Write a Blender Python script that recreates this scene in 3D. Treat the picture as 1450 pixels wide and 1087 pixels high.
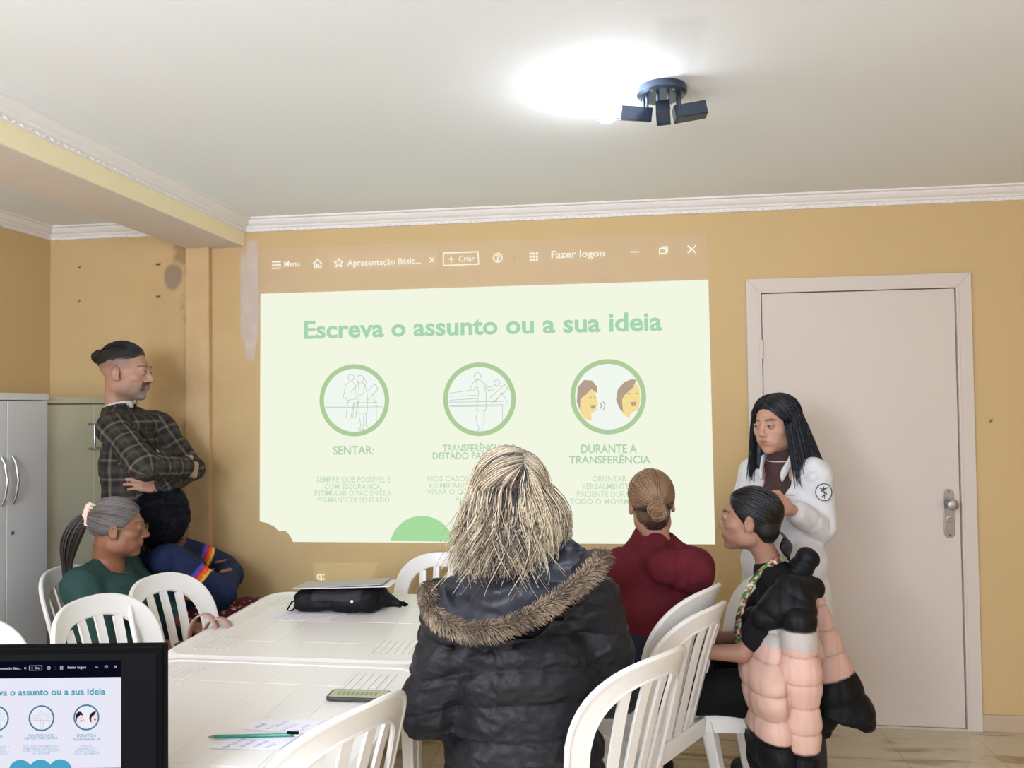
import bpy, bmesh, math, random
import numpy as np
from mathutils import Vector, Matrix
for o in list(bpy.data.objects): bpy.data.objects.remove(o)
COL = bpy.context.scene.collection
SC = bpy.context.scene
random.seed(7); RNG = np.random.default_rng(11)
# ------------------------------------------------------------------ camera, light, exposure
F_PX, YAW, PITCH, ROLL, CAMH = 1120.0, 0.1284, 0.0255, -0.0119, 1.5315
WY = 3.94            # back wall plane
CEIL = 2.52
cy_, sy_ = math.cos(YAW), math.sin(YAW)
FWD = np.array([-sy_*math.cos(PITCH), cy_*math.cos(PITCH), math.sin(PITCH)])
RGT0 = np.array([cy_, sy_, 0.0]); UP0 = np.cross(RGT0, FWD)
RGT = RGT0*math.cos(ROLL)+UP0*math.sin(ROLL); UPV = -RGT0*math.sin(ROLL)+UP0*math.cos(ROLL)
cam = bpy.data.cameras.new('camera'); camo = bpy.data.objects.new('camera', cam); COL.objects.link(camo)
cam.sensor_fit = 'HORIZONTAL'; cam.sensor_width = 36; cam.lens = F_PX/1450*36; cam.clip_start = .02
M = Matrix.Identity(4)
for i in range(3):
    M[i][0] = RGT[i]; M[i][1] = UPV[i]; M[i][2] = -FWD[i]
M[2][3] = CAMH
camo.matrix_world = M; SC.camera = camo
SC.view_settings.view_transform = 'Standard'; SC.view_settings.look = 'None'
SC.view_settings.exposure = 0.0; SC.view_settings.gamma = 1.0
try: SC.view_settings.use_curve_mapping = False
except Exception: pass
w = bpy.data.worlds.new('world'); SC.world = w; w.use_nodes = True
w.node_tree.nodes['Background'].inputs[0].default_value = (.6,.65,.75,1)
w.node_tree.nodes['Background'].inputs[1].default_value = .3
def area(name, loc, target, sx, sy, power, color):
    l = bpy.data.lights.new(name, 'AREA'); l.shape = 'RECTANGLE'; l.size = sx; l.size_y = sy; l.energy = power; l.color = color
    o = bpy.data.objects.new(name, l); COL.objects.link(o); o.location = loc
    o.rotation_euler = (Vector(target)-Vector(loc)).to_track_quat('-Z', 'Y').to_euler(); return o
area('added_side_fill', (2.9, -1.6, 1.75), (-2.6, 3.4, 1.45), 2.2, 1.4, 38, (.82, .91, 1.08))  # soft fill added from the right to lift the left side; no window built
area('added_rear_fill', (-1.2, -2.5, 1.75), (-1.5, 3.9, 4.0), 3.4, 1.2, 185, (.72, .87, 1.08))  # unseen upward fill, added to brighten ceiling and back wall
def omni(name, loc, power, color, r=.12):
    l = bpy.data.lights.new(name, 'POINT'); l.energy = power; l.color = color; l.shadow_soft_size = r; o = bpy.data.objects.new(name, l); COL.objects.link(o); o.location = loc
omni('added_omni_fill', (-1.4, -.3, 2.05), 135, (.78, .9, 1.08), .3)  # omni fill added behind the camera for ceiling and left side
BULB_E = 140.0
def at(px, py, Y):                                   # the place on the plane y = Y seen there
    d = FWD+RGT*(px-725)/F_PX-UPV*(py-543.5)/F_PX; t = Y/d[1]
    return np.array([d[0]*t, Y, CAMH+d[2]*t])
def atz(px, py, z):
    d = FWD+RGT*(px-725)/F_PX-UPV*(py-543.5)/F_PX; t = (z-CAMH)/d[2]
    return np.array([d[0]*t, d[1]*t, z])
# ------------------------------------------------------------------ helpers
def srgb(r, g, b):
    f = lambda c: (c/255/12.92) if c/255 <= .04045 else ((c/255+.055)/1.055)**2.4
    return (f(r), f(g), f(b))
MATS = {}
def mat(name, color=(.8,.8,.8), rough=.6, spec=.4, metal=0, vcol=False, bump=None, emit=0, sheen=0, trans=0, coat=0, mottle=None):
    if name in MATS: return MATS[name]
    m = bpy.data.materials.new(name); m.use_nodes = True; nt = m.node_tree; b = nt.nodes['Principled BSDF']
    b.inputs['Base Color'].default_value = (*color, 1); b.inputs['Roughness'].default_value = rough
    b.inputs['Specular IOR Level'].default_value = spec; b.inputs['Metallic'].default_value = metal
    if 0: b.inputs['Sheen Weight'].default_value = sheen
    if coat: b.inputs['Coat Weight'].default_value = coat
    if trans: b.inputs['Transmission Weight'].default_value = trans
    if emit: b.inputs['Emission Color'].default_value = (*color, 1); b.inputs['Emission Strength'].default_value = emit
    src = None
    if vcol:
        a = nt.nodes.new('ShaderNodeAttribute'); a.attribute_name = 'Col'; src = a.outputs['Color']
    if mottle:                                          # (scale, amount)
        tc = nt.nodes.new('ShaderNodeTexCoord'); n = nt.nodes.new('ShaderNodeTexNoise'); n.inputs['Scale'].default_value = mottle[0]
        n.inputs['Detail'].default_value = 6; nt.links.new(tc.outputs['Object'], n.inputs['Vector'])
        mr = nt.nodes.new('ShaderNodeMapRange'); mr.inputs[3].default_value = 1-mottle[1]; mr.inputs[4].default_value = 1+mottle[1]
        nt.links.new(n.outputs['Fac'], mr.inputs[0])
        mx = nt.nodes.new('ShaderNodeVectorMath'); mx.operation = 'SCALE'
        if src: nt.links.new(src, mx.inputs[0])
        else: mx.inputs[0].default_value = color
        nt.links.new(mr.outputs[0], mx.inputs['Scale']); src = mx.outputs[0]
    if src: nt.links.new(src, b.inputs['Base Color'])
    if bump:                                            # (scale, strength, distance)
        tc = nt.nodes.new('ShaderNodeTexCoord'); n = nt.nodes.new('ShaderNodeTexNoise'); n.inputs['Scale'].default_value = bump[0]
        n.inputs['Detail'].default_value = 5
        bp = nt.nodes.new('ShaderNodeBump'); bp.inputs['Strength'].default_value = bump[1]; bp.inputs['Distance'].default_value = bump[2] if len(bump) > 2 else .01
        nt.links.new(tc.outputs['Object'], n.inputs['Vector']); nt.links.new(n.outputs['Fac'], bp.inputs['Height']); nt.links.new(bp.outputs['Normal'], b.inputs['Normal'])
    MATS[name] = m; return m
def glow(name, color, k=1.0, see=False):                # light a projector or a screen gives; 'see' adds it on top of the surface behind
    if name in MATS: return MATS[name]
    m = bpy.data.materials.new(name); m.use_nodes = True; nt = m.node_tree; nt.nodes.clear()
    out = nt.nodes.new('ShaderNodeOutputMaterial'); e = nt.nodes.new('ShaderNodeEmission')
    e.inputs[0].default_value = (*color, 1); e.inputs[1].default_value = k
    if see:
        t = nt.nodes.new('ShaderNodeBsdfTransparent'); a = nt.nodes.new('ShaderNodeAddShader')
        nt.links.new(t.outputs[0], a.inputs[0]); nt.links.new(e.outputs[0], a.inputs[1]); nt.links.new(a.outputs[0], out.inputs[0])
    else: nt.links.new(e.outputs[0], out.inputs[0])
    MATS[name] = m; return m
def tag(o, label=None, cat=None, group=None, kind=None):
    if label: o['label'] = label
    if cat: o['category'] = cat
    if group: o['group'] = group
    if kind: o['kind'] = kind
    return o
def empty(name, loc=(0,0,0), rz=0):
    o = bpy.data.objects.new(name, None); COL.objects.link(o); o.location = loc; o.rotation_euler = (0,0,rz); o.empty_display_size = .1
    return o
def mesh_obj(name, V, Fc, m, parent=None, smooth=False, col=None, loc=None):
    me = bpy.data.meshes.new(name)
    V = np.asarray(V, dtype=np.float32)
    if isinstance(Fc, np.ndarray) and len(Fc):
        n = len(Fc); k = Fc.shape[1]
        me.vertices.add(len(V)); me.vertices.foreach_set('co', V.ravel())
        me.loops.add(n*k); me.loops.foreach_set('vertex_index', Fc.astype(np.int32).ravel())
        me.polygons.add(n); me.polygons.foreach_set('loop_start', np.arange(0, n*k, k, dtype=np.int32))
        me.update(calc_edges=True); me.validate()
    else:
        me.from_pydata([tuple(map(float, v)) for v in V], [], [tuple(int(i) for i in f) for f in Fc]); me.update()
    me.polygons.foreach_set('use_smooth', np.full(len(me.polygons), bool(smooth)))
    if col is not None:
        a = me.attributes.new('Col', 'FLOAT_COLOR', 'POINT')
        c = np.ones((len(V), 4), np.float32); c[:, :3] = col; a.data.foreach_set('color', c.ravel())
    me.materials.append(m)
    o = bpy.data.objects.new(name, me); COL.objects.link(o)
    if parent: o.parent = parent
    if loc is not None: o.location = loc
    return o
class MB:                                               # collects shapes of ONE mesh
    def __init__(s): s.v = []; s.f = []
    def add(s, V, Fc):
        n = len(s.v); s.v += [tuple(map(float, p)) for p in V]; s.f += [tuple(int(i)+n for i in f) for f in Fc]; return s
    def box(s, x0, x1, y0, y1, z0, z1, M=None):
        V = [(x, y, z) for x in (x0, x1) for y in (y0, y1) for z in (z0, z1)]
        if M is not None: V = [tuple(M @ Vector(p)) for p in V]
        return s.add(V, [(0,1,3,2),(4,6,7,5),(0,4,5,1),(2,3,7,6),(0,2,6,4),(1,5,7,3)])
    def tube(s, pts, r, n=8, closed=False, caps=True, flat=1.0):
        P = [Vector(p) for p in pts]; m = len(P); rr = r if hasattr(r, '__len__') else [r]*m
        up = None; rings = []
        for i, p in enumerate(P):
            t = (P[(i+1) % m]-P[i-1]) if (closed or 0 < i < m-1) else (P[1]-P[0] if i == 0 else P[-1]-P[-2])
            t.normalize()
            if up is None: up = Vector((0,0,1)) if abs(t.z) < .9 else Vector((1,0,0))
            a = t.cross(up); a.normalize(); b = a.cross(t); b.normalize(); up = b
            rings.append([p+(a*math.cos(2*math.pi*k/n)+b*math.sin(2*math.pi*k/n)*flat)*rr[i] for k in range(n)])
        V = [q for R in rings for q in R]; Fc = []
        for i in range(m if closed else m-1):
            for k in range(n):
                a, b = i*n+k, i*n+(k+1) % n; c, d = ((i+1) % m)*n+(k+1) % n, ((i+1) % m)*n+k; Fc.append((a, d, c, b))
        if caps and not closed: Fc.append(tuple(range(n))); Fc.append(tuple((m-1)*n+k for k in reversed(range(n))))
        return s.add(V, Fc)
    def lathe(s, prof, n=24, c=(0,0,0), axis=None):
        R = Matrix.Identity(3)
        if axis is not None: R = Vector((0,0,1)).rotation_difference(Vector(axis)).to_matrix()
        V = []; c = Vector(c)
        for (r, z) in prof:
            for k in range(n):
                a = 2*math.pi*k/n; V.append(c+R @ Vector((r*math.cos(a), r*math.sin(a), z)))
        Fc = [(i*n+k, i*n+(k+1) % n, (i+1)*n+(k+1) % n, (i+1)*n+k) for i in range(len(prof)-1) for k in range(n)]
        Fc.append(tuple(reversed(range(n)))); Fc.append(tuple((len(prof)-1)*n+k for k in range(n)))
        return s.add(V, Fc)
    def prism(s, poly, f0, f1):                         # poly of 2D points, f0/f1 map (a,b) to 3D
        n = len(poly); V = [f0(*p) for p in poly]+[f1(*p) for p in poly]
        Fc = [tuple(reversed(range(n))), tuple(n+i for i in range(n))]+[(i, (i+1) % n, n+(i+1) % n, n+i) for i in range(n)]
        return s.add(V, Fc)
    def build(s, name, m, parent=None, smooth=False, bevel=0, seg=2, loc=None, fix=True):
        me = bpy.data.meshes.new(name); me.from_pydata(s.v, [], s.f); me.update()
        if fix or bevel:
            b = bmesh.new(); b.from_mesh(me); bmesh.ops.recalc_face_normals(b, faces=b.faces); 
            if bevel:
                ed = [e for e in b.edges if len(e.link_faces) == 2 and e.calc_face_angle(0) > .6]
                bmesh.ops.bevel(b, geom=ed, offset=bevel, segments=seg, affect='EDGES', profile=.5, clamp_overlap=True)
            b.to_mesh(me); b.free()
        if smooth:
            me.polygons.foreach_set('use_smooth', np.ones(len(me.polygons), bool))
            try: me.set_sharp_from_angle(angle=.7)
            except Exception: pass
        me.materials.append(m)
        o = bpy.data.objects.new(name, me); COL.objects.link(o)
        if parent: o.parent = parent
        if loc is not None: o.location = loc
        return o
def bx(name, m, lo, hi, parent=None, bevel=0, **k):
    o = MB().box(lo[0], hi[0], lo[1], hi[1], lo[2], hi[2]).build(name, m, parent, bevel=bevel); return tag(o, **k)
# noise ------------------------------------------------------------
_LAT = RNG.random((64, 64, 64)).astype(np.float32)
def noise(P, s=1.0, off=0.0):
    p = np.asarray(P, np.float32)*s+off+100.0; i = np.floor(p).astype(np.int32); f = p-i; f = f*f*(3-2*f)
    i0 = i & 63; i1 = (i+1) & 63
    L = _LAT; x0, y0, z0 = i0[..., 0], i0[..., 1], i0[..., 2]; x1, y1, z1 = i1[..., 0], i1[..., 1], i1[..., 2]
    fx, fy, fz = f[..., 0], f[..., 1], f[..., 2]
    a = L[x0, y0, z0]*(1-fx)+L[x1, y0, z0]*fx; b = L[x0, y1, z0]*(1-fx)+L[x1, y1, z0]*fx
    c = L[x0, y0, z1]*(1-fx)+L[x1, y0, z1]*fx; d = L[x0, y1, z1]*(1-fx)+L[x1, y1, z1]*fx
    return ((a*(1-fy)+b*fy)*(1-fz)+(c*(1-fy)+d*fy)*fz)*2-1
def fbm(P, s, o=3, off=0.0):
    r = 0; a = 1; t = 0
    for k in range(o): r = r+a*noise(P, s*2**k, off+k*7.3); t += a; a *= .5
    return r/t
def sst(x, a, b):
    t = np.clip((x-a)/(b-a), 0, 1); return t*t*(3-2*t)
def text_mesh(txt, bold=0.0, space=1.0):
    cu = bpy.data.curves.new('t', 'FONT'); cu.body = txt; cu.size = 1; cu.offset = bold; cu.resolution_u = 3; cu.space_character = space
    o = bpy.data.objects.new('t', cu); COL.objects.link(o); dg = bpy.context.evaluated_depsgraph_get(); dg.update()
    me = bpy.data.meshes.new_from_object(o.evaluated_get(dg)); bpy.data.objects.remove(o)
    V = np.array([v.co[:2] for v in me.vertices]); Fc = [tuple(p.vertices) for p in me.polygons]; bpy.data.meshes.remove(me)
    return V, Fc
# ------------------------------------------------------------------ colours
YEL = srgb(206, 176, 128); CREAM = srgb(244, 230, 190); CEILC = srgb(240, 242, 246); WHITE = srgb(232, 226, 220)
m_trim = mat('white_plaster_moulding', srgb(236, 230, 226), .6, .3, bump=(60, .15))
m_wall = mat('yellow_wall_paint', vcol=True, rough=.75, spec=.2, bump=(35, .10), mottle=(2.5, .03))
m_wallp = mat('yellow_wall_paint_plain', YEL, .75, .2, bump=(35, .1), mottle=(2.5, .03))
m_beam = mat('cream_beam_paint', CREAM, .7, .2, bump=(25, .1))
m_ceil = mat('ceiling_paint', CEILC, .85, .15, bump=(12, .06), mottle=(1.2, .02))
m_door = mat('off_white_door_paint', srgb(214, 200, 190), .55, .35, bump=(18, .05), mottle=(3, .02))
m_plas = mat('white_plastic', srgb(238, 232, 226), .32, .5, bump=(90, .04))
m_metal = mat('brushed_metal', srgb(170, 168, 165), .35, .5, metal=.9)
m_chrome = mat('dark_chrome', srgb(78, 88, 104), .3, .6, metal=.85)
m_black = mat('black_plastic', (.0015, .0015, .002), .6, .05)
# ------------------------------------------------------------------ setting
def floor_mat():
    m = mat('marble_floor', srgb(205, 190, 165), .22, .45); nt = m.node_tree; b = nt.nodes['Principled BSDF']
    tc = nt.nodes.new('ShaderNodeTexCoord'); mp = nt.nodes.new('ShaderNodeMapping'); mp.inputs['Scale'].default_value = (1.2, 5, 1)
    n = nt.nodes.new('ShaderNodeTexNoise'); n.inputs['Scale'].default_value = 2.6; n.inputs['Detail'].default_value = 9; n.inputs['Distortion'].default_value = .8
    cr = nt.nodes.new('ShaderNodeValToRGB'); e = cr.color_ramp.elements
    e[0].position = .33; e[0].color = (*srgb(158, 136, 106), 1); e[1].position = .45; e[1].color = (*srgb(200, 184, 154), 1)
    k = cr.color_ramp.elements.new(.7); k.color = (*srgb(212, 198, 172), 1)
    nt.links.new(tc.outputs['Object'], mp.inputs[0]); nt.links.new(mp.outputs[0], n.inputs[0]); nt.links.new(n.outputs[0], cr.inputs[0])
    br = nt.nodes.new('ShaderNodeTexBrick'); br.offset = 0; br.inputs['Scale'].default_value = 1; br.inputs['Brick Width'].default_value = .4; br.inputs['Row Height'].default_value = .4
    br.inputs['Mortar Size'].default_value = .002; br.inputs['Color1'].default_value = br.inputs['Color2'].default_value = (1,1,1,1); br.inputs['Mortar'].default_value = (.7,.66,.6,1)
    nt.links.new(tc.outputs['Object'], br.inputs[0]); mx = nt.nodes.new('ShaderNodeMix'); mx.data_type = 'RGBA'; mx.blend_type = 'MULTIPLY'; mx.inputs[0].default_value = 1
    nt.links.new(cr.outputs[0], mx.inputs[6]); nt.links.new(br.outputs[0], mx.inputs[7]); nt.links.new(mx.outputs[2], b.inputs['Base Color']); return m
m_floor = floor_mat(); m_base = mat('marble_baseboard', srgb(196, 172, 146), .3, .4, mottle=(9, .12))
XL, XR, YR, YB = -3.04, 3.3, -2.6, WY
bx('floor', m_floor, (XL-.1, YR-.1, -.1), (XR+.1, YB+.2, 0), kind='structure')
bx('wall_left', m_wallp, (XL-.1, YR-.1, 0), (XL, YB+.1, CEIL), kind='structure')
bx('wall_right', m_wallp, (XR, YR-.1, 0), (XR+.1, YB+.1, CEIL), kind='structure')
bx('wall_rear', m_wallp, (XL, YR-.1, 0), (XR, YR, CEIL), kind='structure')
def ceiling():
    nx, ny = 210, 200; X, Yy = np.meshgrid(np.linspace(XL, XR, nx), np.linspace(YR, YB, ny), indexing='ij')
    P = np.stack([X.ravel(), Yy.ravel(), np.full(X.size, CEIL)], 1)
    idx = np.arange(nx*ny).reshape(nx, ny); Fc = np.stack([idx[:-1, :-1].ravel(), idx[:-1, 1:].ravel(), idx[1:, 1:].ravel(), idx[1:, :-1].ravel()], 1)
    col = np.tile(np.array(CEILC), (len(P), 1)); x, y = P[:, 0], P[:, 1]
    nz = fbm(P, 9, 3)
    cut = (sst(x+nz*.01, .13, .14)*(1-sst(x+nz*.01, .24, .25))*sst(y, 2.05, 2.07)*(1-sst(y, 2.46, 2.5)))*.07     # patched strip behind the lamp
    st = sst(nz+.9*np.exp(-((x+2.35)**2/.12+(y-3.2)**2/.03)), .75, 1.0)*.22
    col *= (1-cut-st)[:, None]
    lo = mesh_obj('ceiling', P, Fc, mat('ceiling_paint_patched', vcol=True, rough=.85, spec=.15, bump=(12, .06), mottle=(1.2, .02)), col=col)
    tag(lo, kind='structure')
    bx('trim_ceiling_slab', m_ceil, (XL-.1, YR-.1, CEIL+.002), (XR+.1, YB+.2, CEIL+.1), kind='structure')
ceiling()
def wall_back():
    nx, nz = 520, 220; X, Z = np.meshgrid(np.linspace(XL, XR, nx), np.linspace(0, CEIL, nz), indexing='ij')
    P = np.stack([X.ravel(), np.full(X.size, YB), Z.ravel()], 1)
    idx = np.arange(nx*nz).reshape(nx, nz); Fc = np.stack([idx[:-1, :-1].ravel(), idx[1:, :-1].ravel(), idx[1:, 1:].ravel(), idx[:-1, 1:].ravel()], 1)
    x, z = P[:, 0], P[:, 2]; n1 = fbm(P, 7, 4); n2 = fbm(P, 22, 3, 5)
    col = np.tile(np.array(YEL), (len(P), 1))
    # grey filler strip between the pillar and the slide
    a = at(352, 345, YB); b_ = at(356, 515, YB); cx = a[0]+.0; 
    wd = .046+.03*n1-.03*(1-sst(z, b_[2], b_[2]+.18)); m1 = sst(wd-np.abs(x-(cx+.005)), -.006, .008)*(1-sst(z+n1*.05, a[2]-.10, a[2]-.0))*sst(z+n1*.03, b_[2], b_[2]+.05)
    tip = sst(.028-np.abs(x-cx-.02), -.008, .01)*sst(z, a[2]-.16, a[2]-.14)*(1-sst(z, a[2]+.0, a[2]+.03))
    g = np.clip(m1+tip, 0, 1)[:, None]; col = col*(1-g)+np.array(srgb(206, 190, 178))*g*(1+.12*n2[:, None])
    # damp patches left of the pillar
    p = at(246, 392, YB); dd = ((x-p[0])/.055)**2+((z-p[2])/.075)**2; m2 = sst(1.25-dd+n1*.9, 0, .35)
    col = col*(1-m2[:, None]*.85)+np.array(srgb(150, 130, 112))*m2[:, None]*.85
    q = at(262, 360, YB); near = np.exp(-((x-q[0])/.14)**2)*sst(z, q[2]-.75, q[2]+.02)
    m3 = sst(n2*.8+n1*.7+near*1.5, .95, 1.5)*.6; col = col*(1-m3[:, None])+np.array(srgb(140, 112, 88))*m3[:, None]
    broad = np.exp(-((x-q[0]-.05)/.5)**2)*.12*(1+n1); col *= (1-broad[:, None]*np.array([.6, .9, 1.1]))
    for (px, py) in ((113.5, 379.5), (113.5, 425), (224, 375.5), (224, 420), (1404, 596)):          # drilled holes
        h = at(px, py, YB); k = np.hypot(x-h[0], z-h[2]) < (.008 if px < 1000 else .006); col[k] = srgb(70, 50, 34)
    tag(mesh_obj('wall_back', P, Fc, m_wall, col=col), kind='structure')
    bx('trim_wall_core', m_wallp, (XL, YB+.004, 0), (XR, YB+.12, CEIL), kind='structure')
wall_back()
# cornices: profile in (out from wall, down from ceiling)
CPROF = [(0, 0), (.062, 0), (.062, -.008), (.05, -.012), (.046, -.02), (.036, -.032), (.024, -.04), (.02, -.048), (.012, -.052), (.012, -.066), (0, -.068)]
def cornice(name, p0, p1, out, drop=0):
    mb = MB(); p0 = Vector(p0); p1 = Vector(p1); L = (p1-p0).length; d = (p1-p0)/L; o = Vector(out)
    mb.prism(CPROF, lambda a, b: p0+o*a+Vector((0,0,b)), lambda a, b: p1+o*a+Vector((0,0,b)))
    n = int(L/.035)                                    # beaded lower edge
    for i in range(n):
        c = p0+d*(i+.5)*L/n+o*.012+Vector((0,0,-.059)); t = d*.013+Vector((0,0,.005 if i % 2 else -.005))
        mb.tube([c-t, c, c+t], [.002, .0055, .002], 5)
    return tag(mb.build(name, m_trim, smooth=False), kind='structure')
BXR, BXL, BZ = -1.92, -2.24, 2.376                      # the ceiling beam
cornice('trim_cornice_back', (BXR, YB, CEIL), (XR, YB, CEIL), (0, -1, 0))
cornice('trim_cornice_beam', (BXR, YR, CEIL), (BXR, YB, CEIL), (1, 0, 0))
cornice('trim_cornice_alcove', (XL, YB, CEIL), (BXL, YB, CEIL), (0, -1, 0))
cornice('trim_cornice_left', (XL, YR, CEIL), (XL, YB, CEIL), (1, 0, 0))
cornice('trim_cornice_right', (XR, YR, CEIL), (XR, YB, CEIL), (-1, 0, 0))
bx('trim_beam', m_beam, (BXL, YR, BZ+.003), (BXR, YB-.001, CEIL), kind='structure', bevel=.001)
bx('trim_beam_soffit', mat('beam_soffit_paint', srgb(226, 212, 202), .85, .15, bump=(14, .1), mottle=(2.0, .06)), (BXL+.001, YR, BZ), (BXR-.001, YB-.001, BZ+.003), kind='structure')
m_pil = mat('stained_wall_paint', srgb(206, 172, 128), .8, .2, bump=(30, .3, .01), mottle=(5, .22))
bx('trim_pillar', m_pil, (-2.235, YB-.035, 0), (-2.105, YB, BZ), kind='structure', bevel=.002)
def skirting(name, x0, x1): bx(name, m_base, (x0, YB-.014, 0), (x1, YB, .075), kind='structure', bevel=.002)
DX0, DX1, DZ = .639, 1.658, 2.12
skirting('baseboard_back', -2.1, DX0-.001); skirting('baseboard_back_right', DX1+.002, XR)
bx('baseboard_left', m_base, (XL, YR, 0), (XL+.014, YB, .075), kind='structure')
# door ------------------------------------------------------------
def door():
    d = empty('door_1', ((DX0+DX1)/2, YB, 0)); tag(d, kind='structure'); hx = (DX1-DX0)/2; fw = .062
    mb = MB()
    out = [(-hx, 0), (-hx, DZ), (hx, DZ), (hx, 0), (hx-fw, 0), (hx-fw, DZ-fw), (-hx+fw, DZ-fw), (-hx+fw, 0)]
    for quad in ((0, 1, 6, 7), (1, 2, 5, 6), (2, 3, 4, 5)):
        mb.prism([out[i] for i in quad], lambda a, b: (a, -.022, b), lambda a, b: (a, 0, b))
    for s in (-1, 1): mb.box(s*(hx-fw)-.006, s*(hx-fw)+.006, -.026, 0, 0, DZ-fw+.006)
    mb.box(-hx+fw, hx-fw, -.026, 0, DZ-fw-.006, DZ-fw+.006)
    mb.build('door_frame', m_door, d, bevel=.002)
    # shadow gap and leaf
    bx('door_rebate', mat('dark_gap', srgb(70, 55, 45), .9), (-hx+fw, -.003, 0), (hx-fw, -.0005, DZ-fw), d)
    l = bx('door_leaf', m_door, (-hx+fw+.011, -.016, .012), (hx-fw-.011, -.003, DZ-fw-.01), d, bevel=.0015)
    bx('threshold', mat('threshold_stone', srgb(205, 195, 178), .5), (-hx+fw, -.02, 0), (hx-fw, -.003, .01), d)
    for z in (1.78, 1.0, .25):
        h = MB(); h.lathe([(.006, -.045), (.007, -.04), (.007, .04), (.006, .045)], 10, (-hx+fw+.006, -.024, z)); h.box(-hx+fw+.008, -hx+fw+.03, -.018, -.015, z-.04, z+.04); h.build('hinge', m_door, d, smooth=True)
    kx = 1.535-(DX0+DX1)/2; kz = 1.0
    p = MB(); n = 10; pts = []
    for i in range(n+1): a = math.pi*i/n; pts.append((kx+.024*math.cos(a), kz+.09+.024*math.sin(a)))
    for i in range(n+1): a = math.pi+math.pi*i/n; pts.append((kx+.024*math.cos(a), kz-.09+.024*math.sin(a)))
    p.prism(pts, lambda a, b: (a, -.022, b), lambda a, b: (a, -.016, b))
    pl = p.build('lock_plate', m_metal, d, bevel=.0015)
    MB().lathe([(.011, 0), (.011, .018), (.014, .024), (.024, .036), (.026, .044), (.022, .053), (.01, .057)], 20, (kx, -.022, kz+.045), (0, -1, 0)).build('knob', m_metal, pl, smooth=True)
    MB().lathe([(.016, 0), (.016, .004), (.01, .005), (.01, .012), (.009, .013)], 16, (kx, -.022, kz-.028), (0, -1, 0)).build('cylinder_lock', m_metal, pl, smooth=True)
    for z in (kz+.1, kz-.1): MB().lathe([(.004, 0), (.004, .002), (.002, .003)], 8, (kx, -.022, z), (0, -1, 0)).build('screw', m_chrome, pl)
door()
# ------------------------------------------------------------------ projected slide
X0, X1, Z1, Z0 = -1.835, .464, 2.127, .842
def uv(px, py):
    p = at(px, py, WY); return ((p[0]-X0)/(X1-X0), (Z1-p[2])/(Z1-Z0))
def circ(c, r, n=48, a0=0, a1=2*math.pi): return [(c[0]+r*math.cos(a0+(a1-a0)*i/n), c[1]+r*math.sin(a0+(a1-a0)*i/n)) for i in range(n)]
class Slide:                                            # draws flat figures on a plane; unit = slide width
    def __init__(s, org, ux, uy, nrm, W, parent, pal, tagn):
        s.o, s.ux, s.uy, s.n, s.W, s.par, s.pal, s.t = Vector(org), Vector(ux), Vector(uy), Vector(nrm), W, parent, pal, tagn
        s.asp = (Z1-Z0)/(X1-X0)
    def P(s, a, b, l): return s.o+s.ux*(a*s.W)+s.uy*(b*s.W)+s.n*l
    def poly(s, name, polys, key, layer, par=None):
        mb = MB()
        for p in polys: mb.add([s.P(a, b, layer*.0006*max(s.W, .5)) for a, b in p], [tuple(range(len(p)))])
        return mb.build(name, s.pal[key], par or s.par, fix=False)
    def ring(s, name, c, r0, r1, key, layer, par=None, n=56):
        A = circ(c, r1, n); B = circ(c, r0, n); mb = MB(); mb.add([s.P(a, b, layer*.0006*max(s.W, .5)) for a, b in A+B], [(i, (i+1) % n, n+(i+1) % n, n+i) for i in range(n)])
        return mb.build(name, s.pal[key], par or s.par, fix=False)
    def lines(s, name, pls, wd, key, layer, par=None):
        mb = MB()
        for pl in pls:
            for (a, b) in zip(pl[:-1], pl[1:]):
                dx, dy = b[0]-a[0], b[1]-a[1]; L = math.hypot(dx, dy) or 1; nx, ny = -dy/L*wd/2, dx/L*wd/2; ex, ey = dx/L*wd*.3, dy/L*wd*.3
                q = [(a[0]+nx-ex, a[1]+ny-ey), (b[0]+nx+ex, b[1]+ny+ey), (b[0]-nx+ex, b[1]-ny+ey), (a[0]-nx-ex, a[1]-ny-ey)]
                mb.add([s.P(x, y, layer*.0006*max(s.W, .5)) for x, y in q], [(0, 1, 2, 3)])
        return mb.build(name, s.pal[key], par or s.par, fix=False)
    def text(s, name, txt, x0, x1, base, key, layer, bold=0.0, caph=None, par=None, space=1.0):
        V, Fc = text_mesh(txt, bold, space); mn, mx = V.min(0), V.max(0); k = (x1-x0)/(mx[0]-mn[0]); ky = k
        if caph: ky = caph/.70
        return MB().add([s.P(x0+(v[0]-mn[0])*k, base-v[1]*ky, layer*.0006*max(s.W, .5)) for v in V], Fc).build(name, s.pal[key], par or s.par, fix=False)
def xy(px, py):
    u, v = uv(px, py); return (u, v*(Z1-Z0)/(X1-X0))
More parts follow.
